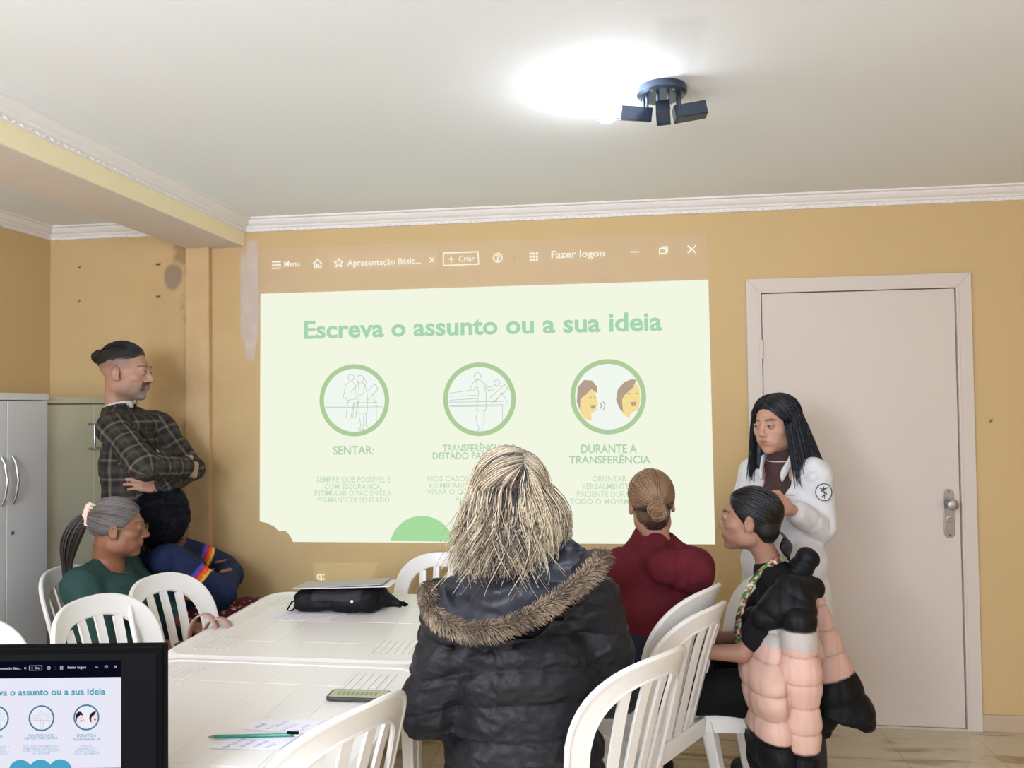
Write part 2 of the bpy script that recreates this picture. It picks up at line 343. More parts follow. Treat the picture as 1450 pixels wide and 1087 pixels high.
def draw_slide(S, shadow_notch=True):
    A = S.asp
    if shadow_notch: bg = [(0, 0), (1, 0), (1.004, A), xy(415, 767), xy(411, 758), xy(404, 751), xy(395, 752), xy(388, 745), xy(378, 740), (-.004, xy(366, 738)[1])]  # lower-left corner cut to the shape of a person's shadow on the projection
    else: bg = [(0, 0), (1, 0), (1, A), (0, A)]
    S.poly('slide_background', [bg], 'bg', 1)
    def T(name, txt, xa, xb, yt, yb, key, bold, par=None, cap=True):
        a = xy(xa, yb); b = xy(xb, yb); t = xy((xa+xb)/2, yt); m = xy((xa+xb)/2, yb)
        return S.text(name, txt, a[0], b[0], m[1], key, 3, bold, (m[1]-t[1]) if cap else None, par)
    T('slide_title', 'Escreva o assunto ou a sua ideia', 431, 938, 448, 473, 'title', .026)
    T('slide_heading', 'SENTAR:', 472, 530, 631, 643, 'head', .016)
    T('slide_heading', 'TRANSFERÊNCIA DO', 627, 731, 629, 639, 'head', .012); T('slide_heading', 'DEITADO PARA SENTAR', 613, 745, 640, 649.5, 'head', .012)
    T('slide_heading', 'DURANTE A', 823, 902, 629, 641, 'head', .016); T('slide_heading', 'TRANSFERÊNCIA', 806, 921, 645, 656, 'head', .016)
    for (t, a, b, y0, y1) in [('SEMPRE QUE POSSÍVEL E', 449, 553, 674.5, 682.5), ('COM SEGURANÇA,', 460, 541, 684.5, 692), ('ESTIMULAR O PACIENTE A', 446, 555, 694, 701.5), ('PERMANECER SENTADO', 450, 552, 703.5, 711),
            ('NOS CASOS DE HEMIPLEGIA E', 606, 752, 673.5, 681), ('HEMIPARESIA, É ESSENCIAL', 609, 749, 683, 690.5), ('VIRAR O CORPO DO PACIENTE', 605, 753, 692, 699.5), ('AO LADO BOM', 645, 713, 702, 709.5),
            ('ORIENTAR', 839, 887, 673.5, 681.5), ('VERBALMENTE O', 824, 902, 684, 692), ('PACIENTE DURANTE', 817, 911, 695, 703), ('TODO O MOVIMENTO', 807, 921, 705.5, 713.5)]:
        T('slide_paragraph', t, a, b, y0, y1, 'text', .004)
    # the three round pictures
    cs = [xy(502, 566.5), xy(679, 565), xy(861, 561.5)]; r1, r0 = .0808, .0705
    for k, c in enumerate(cs):
        rg = S.ring('picture_ring', c, r0, r1, 'ring', 4); S.poly('picture_disc', [circ(c, r0, 56)], 'disc', 2, rg)
        q = lambda a, b: (c[0]+a*r0, c[1]+b*r0)
        if k < 2:
            f = []; s = 1
            ox = -.22 if k == 0 else .02
            head = lambda x, y, r: [q(x+r*math.cos(i*math.pi/6), y+r*math.sin(i*math.pi/6)) for i in range(13)]
            f += [[q(-.97, .08), q(.75, .08)], [q(-.96, .18), q(.78, .18)], [q(-.94, .22), q(.94, .22)], [q(.72, .2), q(.72, .9)]]
            if k == 0:      # a patient sits, a carer stands beside
                f += [head(-.1, -.72, .1), head(.2, -.68, .11), [q(.3, -.7), q(.42, -.55), q(.36, -.5)],
                      [q(-.14, -.6), q(-.28, -.5), q(-.36, -.1), q(-.2, .0), q(.1, -.05)], [q(-.05, -.6), q(.05, -.45), q(.02, -.05)], [q(-.2, 0), q(-.28, .55), q(-.12, .57), q(-.02, .08)], [q(.0, .1), q(-.06, .55), q(.04, .56), q(.12, .05)],
                      [q(.12, -.56), q(.02, -.4), q(-.12, -.25)], [q(.14, -.56), q(.16, -.1), q(.08, .4), q(.42, .42), q(.44, -.1), q(.36, -.5), q(.24, -.57), q(.14, -.56)],
                      [q(.36, -.5), q(.3, -.2), q(.06, -.1)], [q(.14, .42), q(.22, .85), q(.12, .92), q(.3, .92), q(.3, .45)], [q(.38, .42), q(.38, .8), q(.46, .86)], [q(.45, .0), q(.78, -.35), q(.68, -.5), q(.44, -.28)], [q(.6, -.2), q(.74, .2)]]
            else:           # a carer leans over a raised bed head
                f += [head(-.05, -.72, .11), [q(-.1, -.6), q(-.2, -.5), q(-.3, -.3), q(-.2, -.26), q(-.08, -.4)], [q(-.1, -.6), q(-.02, -.2), q(-.1, .34), q(.2, .36), q(.22, -.15), q(.14, -.5), q(.02, -.6), q(-.1, -.6)],
                      [q(.14, -.5), q(.3, -.36), q(.5, -.42)], [q(.16, -.4), q(.3, -.26), q(.52, -.32)], [q(-.06, .36), q(-.12, .6), q(-.02, .92), q(-.1, .97), q(.08, .96), q(.08, .4)], [q(.16, .36), q(.14, .85)],
                      head(.56, -.5, .09), [q(.3, .0), q(.8, -.45), q(.9, -.3), q(.4, .12)], [q(.5, .1), q(.72, -.2), q(.9, .15)], [q(-.95, -.2), q(-.3, -.28)], [q(-.95, -.1), q(-.1, -.12)], [q(-.95, .02), q(-.1, -.02)]]
            S.lines('line_drawing', f, .0011, 'line', 3, rg)
        else:
            def clip(pl): return [p if math.hypot(p[0]-c[0], p[1]-c[1]) < r0*.995 else (c[0]+(p[0]-c[0])*r0*.995/math.hypot(p[0]-c[0], p[1]-c[1]), c[1]+(p[1]-c[1])*r0*.995/math.hypot(p[0]-c[0], p[1]-c[1])) for p in pl]
            f1 = [q(-.85, -.1), q(-.6, -.35), q(-.42, -.28), q(-.36, .0), q(-.3, .2), q(-.36, .42), q(-.52, .52), q(-.5, .72), q(-.8, .7), q(-.88, .4)]
            f2 = [q(.4, .05), q(.6, -.2), q(.82, -.5), q(.95, -.2), q(.97, .1), q(.9, .4), q(.68, .5), q(.62, .66), q(.4, .5), q(.36, .3)]
            S.poly('cartoon_face', [clip(f1), clip(f2)], 'skin', 3, rg)
            h1 = [q(-.95, .15), q(-.92, -.3), q(-.72, -.52), q(-.48, -.5), q(-.32, -.3), q(-.34, -.12), q(-.5, -.24), q(-.7, -.05), q(-.84, .05), q(-.86, .4)]
            h2 = [q(.72, -.52), q(.86, -.5), q(.74, -.25), q(.5, -.05), q(.42, .1), q(.44, .4), q(.5, .48), q(.36, .4), q(.24, .1), q(.3, -.22), q(.5, -.44)]
            S.poly('cartoon_hair', [clip(h1), clip(h2)], 'hair', 3.5, rg)
            mo = lambda x, y, w: [q(x-w, y), q(x+w, y-.02), q(x+w*.6, y+.09), q(x-w*.4, y+.1)]
            S.poly('cartoon_mouth', [mo(-.46, .26, .09), mo(.76, .18, .1)], 'hair', 4, rg)
            S.lines('sound_mark', [[q(-.24, .18), q(-.2, .26), q(-.24, .36)], [q(-.15, .14), q(-.09, .26), q(-.15, .4)], [q(-.56, .03), q(-.5, .01)], [q(-.42, .02), q(-.38, .02)], [q(.58, -.08), q(.66, -.1)], [q(.82, -.08), q(.9, -.1)]], .0018, 'hair', 4, rg)
    cxs = [xy(598, 767)[0], xy(677, 767)[0], xy(756, 767)[0]]; rr = .0745; cyc = xy(598, 730)[1]+rr; pl = []
    for x in cxs:
        h = A-cyc; a = math.asin(max(-1, min(1, h/rr))); pl.append([(x+rr*math.cos(t), min(A, cyc+rr*math.sin(t))) for t in np.linspace(math.pi-a, 2*math.pi+a, 40)])
    S.poly('bottom_circles', pl, 'green', 2)
def draw_bar(S, g='bar_text'):
    A = lambda px, py: xy(px, py)
    def T(txt, xa, xb, yb, h, bold): a = A(xa, yb); b = A(xb, yb); S.text('bar_text', txt, a[0], b[0], (a[1]+b[1])/2, g, 3, bold, h)
    T('Menu', 403, 425, 377.5, .0132, .01); T('Apresentação Básic...', 492, 596, 375, .0142, .01); T('Criar', 650, 672, 370, .0125, .01); T('Fazer logon', 781, 856, 364.5, .0165, .006)
    L = [[A(386, y-.0), A(398, y-.4)] for y in (371, 375.5, 380)]
    L += [[A(444, 373), A(450, 367.5), A(456, 373)], [A(446, 372), A(446, 379), A(449, 379), A(449, 375), A(451.5, 375), A(451.5, 379), A(455, 379), A(455, 372)]]
    st = [(A(480, 372.5)[0]+(.0105 if i % 2 == 0 else .005)*math.sin(i*math.pi/5), A(480, 372.5)[1]-(.0105 if i % 2 == 0 else .005)*math.cos(i*math.pi/5)) for i in range(11)]
    L += [st, [A(609, 365), A(615, 371)], [A(615, 365), A(609, 371)], [A(635, 367), A(643, 366.8)], [A(639, 363), A(639, 371)]]
    L += [[A(628, 358.5), A(677, 356.5), A(678, 374), A(628, 376), A(628, 358.5)]]
    L += [[(A(705, 365)[0]+.0095*math.cos(i*math.pi/8), A(705, 365)[1]+.0095*math.sin(i*math.pi/8)) for i in range(17)], [A(703, 363), A(705, 361.5), A(707, 363.5), A(705, 366)], [A(705, 367.5), A(705, 369)]]
    L += [[A(893, 357), A(905, 356.6)], [A(934, 352), A(943, 351.7), A(943, 359), A(934, 359.4), A(934, 352)], [A(937, 350), A(945, 349.6), A(945, 357)], [A(974, 348), A(985, 358)], [A(985, 348), A(974, 358)]]
    S.lines('bar_icons', L, .0026, g, 3)
    S.poly('grid_icon', [[A(x, y), A(x+3, y), A(x+3, y+3), A(x, y+3)] for x in (750, 754.5, 759) for y in (357.5, 362, 366.5)], g, 3)
    S.lines('bell_icon', [[A(725, 370), A(736, 369.6), A(734, 366), A(733, 361), A(730.5, 358.5), A(728, 361), A(727, 366), A(725, 370)]], .002, 'dimtext', 3)
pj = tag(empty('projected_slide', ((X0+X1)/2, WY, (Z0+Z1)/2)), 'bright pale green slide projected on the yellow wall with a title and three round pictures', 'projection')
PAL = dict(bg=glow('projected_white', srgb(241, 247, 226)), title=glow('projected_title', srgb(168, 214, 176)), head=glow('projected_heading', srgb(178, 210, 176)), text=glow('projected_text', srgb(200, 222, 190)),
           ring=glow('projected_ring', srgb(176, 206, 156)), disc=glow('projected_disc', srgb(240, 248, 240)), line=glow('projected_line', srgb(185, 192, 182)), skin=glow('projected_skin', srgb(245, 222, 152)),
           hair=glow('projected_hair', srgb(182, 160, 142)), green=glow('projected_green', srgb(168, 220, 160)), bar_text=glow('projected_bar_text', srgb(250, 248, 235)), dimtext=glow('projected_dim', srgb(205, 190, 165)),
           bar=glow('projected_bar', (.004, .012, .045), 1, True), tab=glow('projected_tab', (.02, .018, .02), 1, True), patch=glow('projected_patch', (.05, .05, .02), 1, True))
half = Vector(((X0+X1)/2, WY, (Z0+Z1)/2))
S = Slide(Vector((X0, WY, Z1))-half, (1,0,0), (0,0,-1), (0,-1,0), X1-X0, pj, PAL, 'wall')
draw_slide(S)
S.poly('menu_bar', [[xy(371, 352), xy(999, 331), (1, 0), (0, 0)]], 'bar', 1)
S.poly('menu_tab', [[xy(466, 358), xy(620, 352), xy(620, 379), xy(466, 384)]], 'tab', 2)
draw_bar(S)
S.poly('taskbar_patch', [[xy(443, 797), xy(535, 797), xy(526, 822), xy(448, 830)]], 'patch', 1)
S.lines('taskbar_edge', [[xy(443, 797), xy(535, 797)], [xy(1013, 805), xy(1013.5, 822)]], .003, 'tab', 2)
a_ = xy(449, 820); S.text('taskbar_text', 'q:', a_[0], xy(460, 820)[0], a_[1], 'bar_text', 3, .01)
# ------------------------------------------------------------------ ceiling lamp
def lamp():
    c = Vector(atz(937, 124, CEIL)); r = empty('ceiling_spotlight', c); tag(r, 'dark chrome three-arm ceiling spotlight with one glowing bulb', 'ceiling lamp')
    MB().lathe([(.075, 0), (.078, -.006), (.078, -.022), (.07, -.03), (.03, -.032), (.0, -.032)][:-1], 36).build('ceiling_plate', m_chrome, r, smooth=True)
    for a in range(0, 360, 60): MB().lathe([(.004, 0), (.004, -.003), (.002, -.004)], 8, (.066*math.cos(math.radians(a)), .066*math.sin(math.radians(a)), -.029)).build('screw', m_metal, r)
    def arm(hinge, d, L, up=-.012):
        h = Vector(hinge); d = Vector(d).normalized(); g = h+Vector((0, 0, -.055))
        b = MB(); s = d.cross(Vector((0,0,1))).normalized()
        for k in (-1, 1):
            o = s*(.016*k); b.tube([h+o, h+o+Vector((0,0,-.03)), g+o], [.0055]*3, 6)
        b.tube([g+s*.022, g-s*.022], .006, 8)
        br = b.build('arm_bracket', m_chrome, r, smooth=True)
        e = g+d*L; R = Vector((0,0,1)).rotation_difference(d).to_matrix().to_4x4(); Mx = Matrix.Translation(g) @ R
        t = MB(); w_ = .021
        for (x0, x1, y0, y1) in ((-w_, w_, -w_, -w_+.003), (-w_, w_, w_-.003, w_), (-w_, -w_+.003, -w_, w_), (w_-.003, w_, -w_, w_)): t.box(x0, x1, y0, y1, -.015, L, Mx)
        t.box(-w_, w_, -w_, w_, -.015, -.01, Mx); t.box(-w_, w_, -w_, w_, L*.8, L*.82, Mx)
        t.build('spot_tube', m_chrome, r); return g, d, L
    p = lambda px, py, z: Vector(atz(px, py, z))-c
    g, d, L = arm((-.052, .0, -.028), Vector(p(858, 158, 2.44))-Vector((-.052, 0, -.083)), .085)
    arm((.0, -.045, -.028), (-.06, -1, -.95), .075); arm((.052, .01, -.028), (1, .1, .16), .085)
    bc = Vector(p(859, 158, 2.44)); 
    MB().lathe([(.014, 0), (.014, .03), (.017, .034)], 16, g+d*(L*.8), d).build('bulb_socket', mat('white_ceramic', (.8,.8,.78), .4), r, smooth=True)
    V, Fc = sphere(bc, (.036, .036, .036)); 
    m = glow('glowing_bulb', (.86, .93, 1.0), BULB_E)
    mesh_obj('bulb', V, Fc, m, r, True)
def sphere(c, r, n=24, m=14):
    V = []; c = Vector(c)
    for i in range(m+1):
        t = math.pi*i/m
        for j in range(n): a = 2*math.pi*j/n; V.append((c.x+r[0]*math.sin(t)*math.cos(a), c.y+r[1]*math.sin(t)*math.sin(a), c.z+r[2]*math.cos(t)))
    return V, [(i*n+j, (i+1)*n+j, (i+1)*n+(j+1) % n, i*n+(j+1) % n) for i in range(m) for j in range(n)]
lamp()
# ------------------------------------------------------------------ cabinets along the left wall
def cabinet(y0, y1, front, top, m, label, handles, ndoor=2, glossy=None):
    W = y1-y0; r = empty('storage_cabinet', (XL, y0, 0)); tag(r, label, 'cabinet'); D = front-XL
    b = MB(); b.box(.015, D-.02, 0, .018, .06, top-.03); b.box(.015, D-.02, W-.018, W, .06, top-.03); b.box(.015, .03, 0, W, .06, top-.03); b.box(.015, D-.02, 0, W, .06, .08); b.box(.03, D-.04, .02, W-.02, .001, .06); b.build('body', m, r)
    bx('top_board', m, (.015, 0, top-.03), (D+.006, W, top), r, bevel=.003)
    dw = W/ndoor
    for k in range(ndoor):
        d = bx('door', m, (D-.018, k*dw+.002, .07), (D, (k+1)*dw-.002, top-.034), r, bevel=.002)
        if handles:
            hy = (k+1)*dw-.03 if k % 2 == 0 else k*dw+.03
            hz0, hz1 = handles
            if hz1-hz0 > .15: pts = [(D+.002, hy, hz0), (D+.018, hy, hz0+.03), (D+.03, hy, (hz0+hz1)/2), (D+.018, hy, hz1-.03), (D+.002, hy, hz1)]
            else: pts = [(D, hy, hz0), (D+.025, hy, hz0), (D+.03, hy, hz0+.005), (D+.03, hy, hz1-.005), (D+.025, hy, hz1), (D, hy, hz1)]
            MB().tube(pts, .0055, 8).build('handle', m_metal, d, smooth=True)
            if hz1-hz0 > .15 and k % 2: MB().lathe([(.008, 0), (.008, .004), (.003, .005)], 12, (D, hy, hz0-.12), (1, 0, 0)).build('keyhole', m_metal, d)
CX = -2.5
def yat(px): d = FWD+RGT*(px-725)/F_PX; return CX/d[0]*d[1]
m_cab1 = mat('grey_laminate', srgb(205, 203, 200), .45, .35); m_cab2 = mat('olive_laminate', srgb(214, 211, 184), .45, .35)
yA, yB, yC = yat(10.5), yat(69), yat(131)
CT = at(70, 557, yB)[2]
cabinet(2*yA-yB, yB-.004, CX, CT, m_cab1, 'grey double-door cabinet against the left wall with curved steel handles', (1.14, 1.34))
cabinet(yB+.004, YB-.02, CX-.03, CT-.015, m_cab2, 'olive cream cabinet in the alcove corner behind the man in plaid', (1.34, 1.46))
# ------------------------------------------------------------------ tables
def rrect(hx, hy, r, n=6):
    P = []
    for cx, cy, a0 in ((hx-r, hy-r, 0), (-hx+r, hy-r, 90), (-hx+r, -hy+r, 180), (hx-r, -hy+r, 270)):
        for i in range(n+1): a = math.radians(a0+90*i/n); P.append((cx+r*math.cos(a), cy+r*math.sin(a)))
    return P
TZ = .72
def table(x, y, rz, hx, hy, label):
    t = empty('plastic_table', (x, y, 0), rz); tag(t, label, 'table')
    top = MB(); n = 28
    rings = [(0, TZ-.006, 0), (.014, TZ, 0), (.03, TZ-.0005, 0), (.034, TZ-.0035, 0), (.06, TZ-.0035, 0)]
    o = [(0, TZ-.035, 0)]+rings; V = []; m = None
    for (ins, z, _) in o:
        P = rrect(hx-ins, hy-ins, .09-ins*.6); m = len(P); V += [(a, b, z) for a, b in P]
    P = rrect(hx-.012, hy-.012, .08); V += [(a, b, TZ-.035) for a, b in P]; V += [(a, b, TZ-.012) for a, b in P]
    L = len(o); Fc = [(i*m+k, i*m+(k+1) % m, (i+1)*m+(k+1) % m, (i+1)*m+k) for i in range(L-1) for k in range(m)]
    Fc.append(tuple((L-1)*m+k for k in range(m)))
    Fc += [(k, L*m+k, L*m+(k+1) % m, (k+1) % m) for k in range(m)]; Fc += [(L*m+k, (L+1)*m+k, (L+1)*m+(k+1) % m, L*m+(k+1) % m) for k in range(m)]; Fc.append(tuple((L+1)*m+k for k in reversed(range(m))))
    top.add(V, Fc)
    z = TZ-.0035
    for i in range(-3, 4): xx = i*.118; top.box(xx-.0014, xx+.0014, -hy+.07, hy-.07, z-.001, z+.0008)
    for i in range(-1, 2): yy = i*.26; top.box(-hx+.07, hx-.07, yy-.001, yy+.001, z-.001, z+.0006)
    for cx in (-1, 1):
        for cy in (-1, 1):
            for i in range(6): xx = cx*(hx-.085-.024*i); top.box(xx-.0022, xx+.0022, cy*(hy-.16)-.075, cy*(hy-.16)+.075, z-.001, z+.0022)
    top.build('tabletop', m_plas, t, bevel=0)
    a = MB()
    for (x0, x1, y0, y1) in ((-hx+.03, hx-.03, -hy+.03, -hy+.036), (-hx+.03, hx-.03, hy-.036, hy-.03), (-hx+.03, -hx+.036, -hy+.036, hy-.036), (hx-.036, hx-.03, -hy+.036, hy-.036)): a.box(x0, x1, y0, y1, TZ-.085, TZ-.012)
    a.build('apron', m_plas, t)
    for sx in (-1, 1):
        for sy in (-1, 1):
            g = MB(); cx, cy = sx*(hx-(.062 if sx > 0 else .19)), sy*(hy-.062)
            V = []
            for (z, w_) in ((TZ-.013, .052), (.3, .04), (0, .03)):
                k = (TZ-z)*.02; P = [(w_/2*sx, w_/2*sy), (-w_/2*sx, w_/2*sy), (-w_/2*sx, (w_/2-.012)*sy), ((w_/2-.012)*sx, (w_/2-.012)*sy), ((w_/2-.012)*sx, -w_/2*sy), (w_/2*sx, -w_/2*sy)]
                V += [(cx+sx*k+a_, cy+sy*k+b_, z) for a_, b_ in P]
            Fc = [(i*6+k, i*6+(k+1) % 6, (i+1)*6+(k+1) % 6, (i+1)*6+k) for i in range(2) for k in range(6)]+[tuple(range(6)), tuple(12+k for k in range(6))]
            g.add(V, Fc); l = g.build('leg', m_plas, t, bevel=.002)
    return t
T1 = table(-1.045, 1.985, -.02, .455, .455, 'white plastic table in front holding the pencil, phone and computer screen')
T2 = table(-1.055, 2.905, .0, .455, .45, 'white plastic table near the projection with a black bag on it')
# ------------------------------------------------------------------ chairs
def back_pt(u, z, off=0.0):
    y = -.19-.26*(z-.44)-.12*max(0, z-.7)**1.3+1.25*u*u
    n = Vector((-2.5*u, 1, .26)).normalized()            # towards the front
    return Vector((u, y, z))+n*off
def arch(w, zc, zs, wb, zb, n=26, e=.72):
    P = [(-wb, zb), (-wb-(w-wb)*.5, (zb+zs)/2)]
    for i in range(n+1):
        a = math.pi*(1-i/n); c, s = math.cos(a), math.sin(a)
        P.append((w*math.copysign(abs(c)**e, c), zs+(zc-zs)*abs(s)**e))
    return P+[(wb+(w-wb)*.5, (zb+zs)/2), (wb, zb)]
def strip(mb, A, B, th=.006, rim=0):                     # band between two outlines on the back surface
    V = []; n = len(A)
    for (a, b) in zip(A, B):
        m_ = ((a[0]+b[0])/2, (a[1]+b[1])/2)
        V += [back_pt(*a, th/2+rim), back_pt(*m_, th/2), back_pt(*b, th/2+rim*.6), back_pt(*b, -th/2), back_pt(*a, -th/2)]
    Fc = [(i*5+k, i*5+(k+1) % 5, (i+1)*5+(k+1) % 5, (i+1)*5+k) for i in range(n-1) for k in range(5)]+[tuple(range(5)), tuple((n-1)*5+k for k in range(5))]
    mb.add(V, Fc)
def make_chair(cm=None):
    m = cm or m_plas; t = empty('plastic_chair')
    fo = arch(.232, .87, .665, .195, .40); fi = arch(.178, .812, .645, .145, .40)
    mb = MB(); strip(mb, fo, fi, .008, .004)
    mb.tube([back_pt(*p, 0) for p in fo], .0085, 8)
    mb.tube([back_pt(*p, -.002) for p in fi], .0055, 6)
    mb.build('backrest', m, t, smooth=True)
    for u in (-.108, -.038, .038, .108):
        s = MB(); zt = .812-.9*(abs(u)/.178)**3*.12; A = [(u*.8-.017, .44), (u-.016, zt+.004)]; B = [(u*.8+.017, .44), (u+.016, zt+.004)]
        L = lambda P: [(P[0][0]+(P[1][0]-P[0][0])*i/6, P[0][1]+(P[1][1]-P[0][1])*i/6) for i in range(7)]
        strip(s, L(A), L(B), .006, .003); s.build('back_slat', m, t, smooth=True)
    se = MB(); P = rrect(.205, .205, .06, 5); n = len(P); V = []
    for (k, z) in ((1.0, .385), (1.02, .43), (1.0, .445), (.93, .442), (.7, .434), (.3, .43)):
        V += [(a*k, b*k+.01, z) for a, b in P]
    V += [(a*.985, b*.985+.01, .385) for a, b in P]+[(a*.985, b*.985+.01, .428) for a, b in P]
    Fc = [(i*n+k, i*n+(k+1) % n, (i+1)*n+(k+1) % n, (i+1)*n+k) for i in range(5) for k in range(n)]+[tuple(5*n+k for k in range(n))]
    Fc += [(6*n+k, 6*n+(k+1) % n, (k+1) % n, k) for k in range(n)]+[(7*n+k, 7*n+(k+1) % n, 6*n+(k+1) % n, 6*n+k) for k in range(n)]+[tuple(7*n+k for k in reversed(range(n)))]
    se.add(V, Fc).build('seat', m, t, smooth=True)
    for sx in (-1, 1):
        for sy in (-1, 1):
            g = MB(); V = []; x0, y0 = sx*.195, (-.185 if sy < 0 else .195); dx, dy = sx*.03, (-.075 if sy < 0 else .035)
            for k, w_ in ((0, .046), (.5, .036), (1, .028)):
                V += [(x0+dx*k+a*w_/2, y0+dy*k+b*w_/2, .425*(1-k)) for a, b in ((-1, -1), (1, -1), (1, 1), (-1, 1))]
            g.add(V, [(i*4+k, i*4+(k+1) % 4, (i+1)*4+(k+1) % 4, (i+1)*4+k) for i in range(2) for k in range(4)]+[(0, 1, 2, 3), (8, 9, 10, 11)]).build('leg', m, t, bevel=.004)
    return t
def copy_thing(o):
    c = o.copy(); COL.objects.link(c)
    for ch in list(o.children):
        d = ch.copy(); COL.objects.link(d); d.parent = c
    return c
chair0 = None
def chair(x, y, face, label, z=0, scale=1):             # face: direction the sitter looks, degrees clockwise from the back wall direction
    global chair0
    if chair0 is None: chair0 = make_chair(); o = chair0
    else: o = copy_thing(chair0)
    o.location = (x, y, z); o.rotation_euler = (0, 0, -math.radians(face)); o.scale = (scale,)*3
    return tag(o, label, 'chair', 'white plastic chairs')
CH = {}
CH['H'] = chair(-.13, 2.31, -52, 'white plastic chair the blonde woman in the black parka sits on')
CH['IJ1'] = chair(.045, 2.79, -58, 'white plastic chair under the woman in the maroon hoodie, lower of two stacked')
CH['IJ2'] = chair(.035, 2.84, -60, 'white plastic chair stacked on top under the woman in the maroon hoodie', .045)
CH['G'] = chair(-.83, 1.84, -64, 'empty white plastic chair at the near table corner beside the phone')
CH['B'] = chair(-1.53, 2.51, 98, 'empty white plastic chair left of the tables, nearest one before the older woman')
CH['C'] = chair(-1.50, 2.87, 97, 'empty white plastic chair left of the tables, against the green top of the older woman')
CH['D'] = chair(-1.83, 2.13, 110, 'white plastic chair cut by the left edge of the photo, rear one')
CH['E'] = chair(-1.68, 1.76, 112, 'white plastic chair cut by the left edge of the photo, front one')
CH['F'] = chair(-.83, 3.50, 180, 'white plastic chair behind the far table under the projection', 0, .93)
CH['A'] = chair(-2.00, 3.06, 85, 'white plastic chair the older woman in the green top sits on')
CH['A2'] = chair(-1.93, 3.46, 60, 'white plastic chair the woman with the dark afro sits on')
CH['K'] = chair(.26, 3.04, -92, 'white plastic chair with the pink and black jacket hung on its back')
# ------------------------------------------------------------------ computer screen
def monitor():
    k = Vector(atz(231, 915, 1.035)); d = k-Vector((0,0,CAMH)); zc = d.dot(Vector(FWD)); ppm = F_PX/zc
    Wd = 345/ppm; Hd = 205/ppm
    r = empty('computer_monitor', (k.x-math.cos(YAW)*Wd/2, k.y-math.sin(YAW)*Wd/2, TZ-.002), YAW); tag(r, 'black computer screen at the bottom left corner showing the same slide in blue', 'monitor')
    zt = 1.035-(TZ-.0035); hb = zt-Hd
    bz = MB(); bz.box(-Wd/2, Wd/2, 0, .028, hb, zt); bz.build('casing', m_black, r, bevel=.004)
    sw = 226/ppm; sx1 = Wd/2-59/ppm; st = zt-43/ppm
    bx('display', mat('display_glass', (.002, .002, .003), .5, .08), (-Wd/2+.014, -.0012, hb+.016), (Wd/2-.014, .002, zt-.014), r)
    bx('stand', m_black, (-.03, .028, .008), (.03, .045, hb+.12), r); bx('foot', m_black, (-.11, -.02, 0), (.11, .12, .008), r, bevel=.003)
    P2 = dict(bg=glow('screen_white', srgb(232, 232, 246)), title=glow('screen_title', srgb(70, 160, 185)), head=glow('screen_heading', srgb(130, 170, 200)), text=glow('screen_text', srgb(150, 188, 218)),
              ring=glow('screen_ring', srgb(80, 130, 155)), disc=glow('screen_disc', srgb(238, 238, 250)), line=glow('screen_line', srgb(150, 160, 190)), skin=glow('screen_skin', srgb(250, 225, 225)),
              hair=glow('screen_hair', srgb(40, 35, 60)), green=glow('screen_blue', srgb(75, 165, 200)), bar_text=glow('screen_bar_text', srgb(215, 215, 225)), dimtext=glow('screen_dim', srgb(60, 60, 90)), bar=glow('screen_bar', srgb(10, 12, 30)))
    s = Slide((sx1-sw, -.0012, st), (1,0,0), (0,0,-1), (0,-1,0), sw, r, P2, 'mon')
    s.poly('menu_bar', [[(-.02, -.105), (1.0, -.105), (1.0, 0), (-.02, 0)]], 'bar', 1)
    draw_slide(s, False); draw_bar(s)
monitor()
# ------------------------------------------------------------------ things on the tables
def sheet(name, pts, z, m, label, cat, text=None, th=.0006):
    mb = MB(); c = sum((Vector((p[0], p[1], 0)) for p in pts), Vector())/len(pts); c.z = z
    mb.prism([(p[0]-c.x, p[1]-c.y) for p in pts], lambda a, b: (a, b, 0), lambda a, b: (a, b, th)); o = mb.build(name, m, None, loc=c); tag(o, label, cat)
    if text: text(o, c, pts, th)
    return o
m_paper = mat('white_paper', srgb(238, 234, 240), .8, .2); m_ink = mat('violet_ink', srgb(188, 180, 208), .8, .1); m_red = mat('reddish_print', srgb(205, 165, 175), .8, .1)
def scribble(m, rows, seed, name='handwriting'):
    def f(o, c, pts, th):
        rg = random.Random(seed); p0, p1, p3 = Vector((*pts[0][:2], 0)), Vector((*pts[1][:2], 0)), Vector((*pts[3][:2], 0)); mb = MB()
        for r_ in range(rows):
            v = (r_+1)/(rows+1); u = .1; a = u+rg.uniform(.4, .8)
            line = []
            while u < a:
                q = p0+(p1-p0)*u+(p3-p0)*(v+rg.uniform(-.22, .22)/rows)-Vector((c.x, c.y, 0)); line.append((q.x, q.y, th+.0004)); u += .022
            mb.tube(line, .0005, 4)
        mb.build(name, m, o)
    return f
zt = TZ-.0025
P = lambda *a: [tuple(atz(x, y, TZ)[:2]) for x, y in a]
sheet('paper_sheet', P((338, 1030), (372, 1016), (460, 1018), (436, 1037)), zt, m_paper, 'handwritten paper slip on the near table behind the green pencil', 'paper', scribble(m_ink, 4, 1))
sheet('paper_sheet', P((296, 1058), (330, 1043), (424, 1040), (394, 1060)), zt+.0004, m_paper, 'handwritten paper slip on the near table in front of the green pencil', 'paper', scribble(m_ink, 4, 2))
sheet('printed_leaflet', P((372, 876), (420, 861), (500, 864), (462, 879)), zt, m_paper, 'pinkish printed leaflet on the far table in front of the black bag', 'leaflet', scribble(m_red, 6, 3, 'print'))
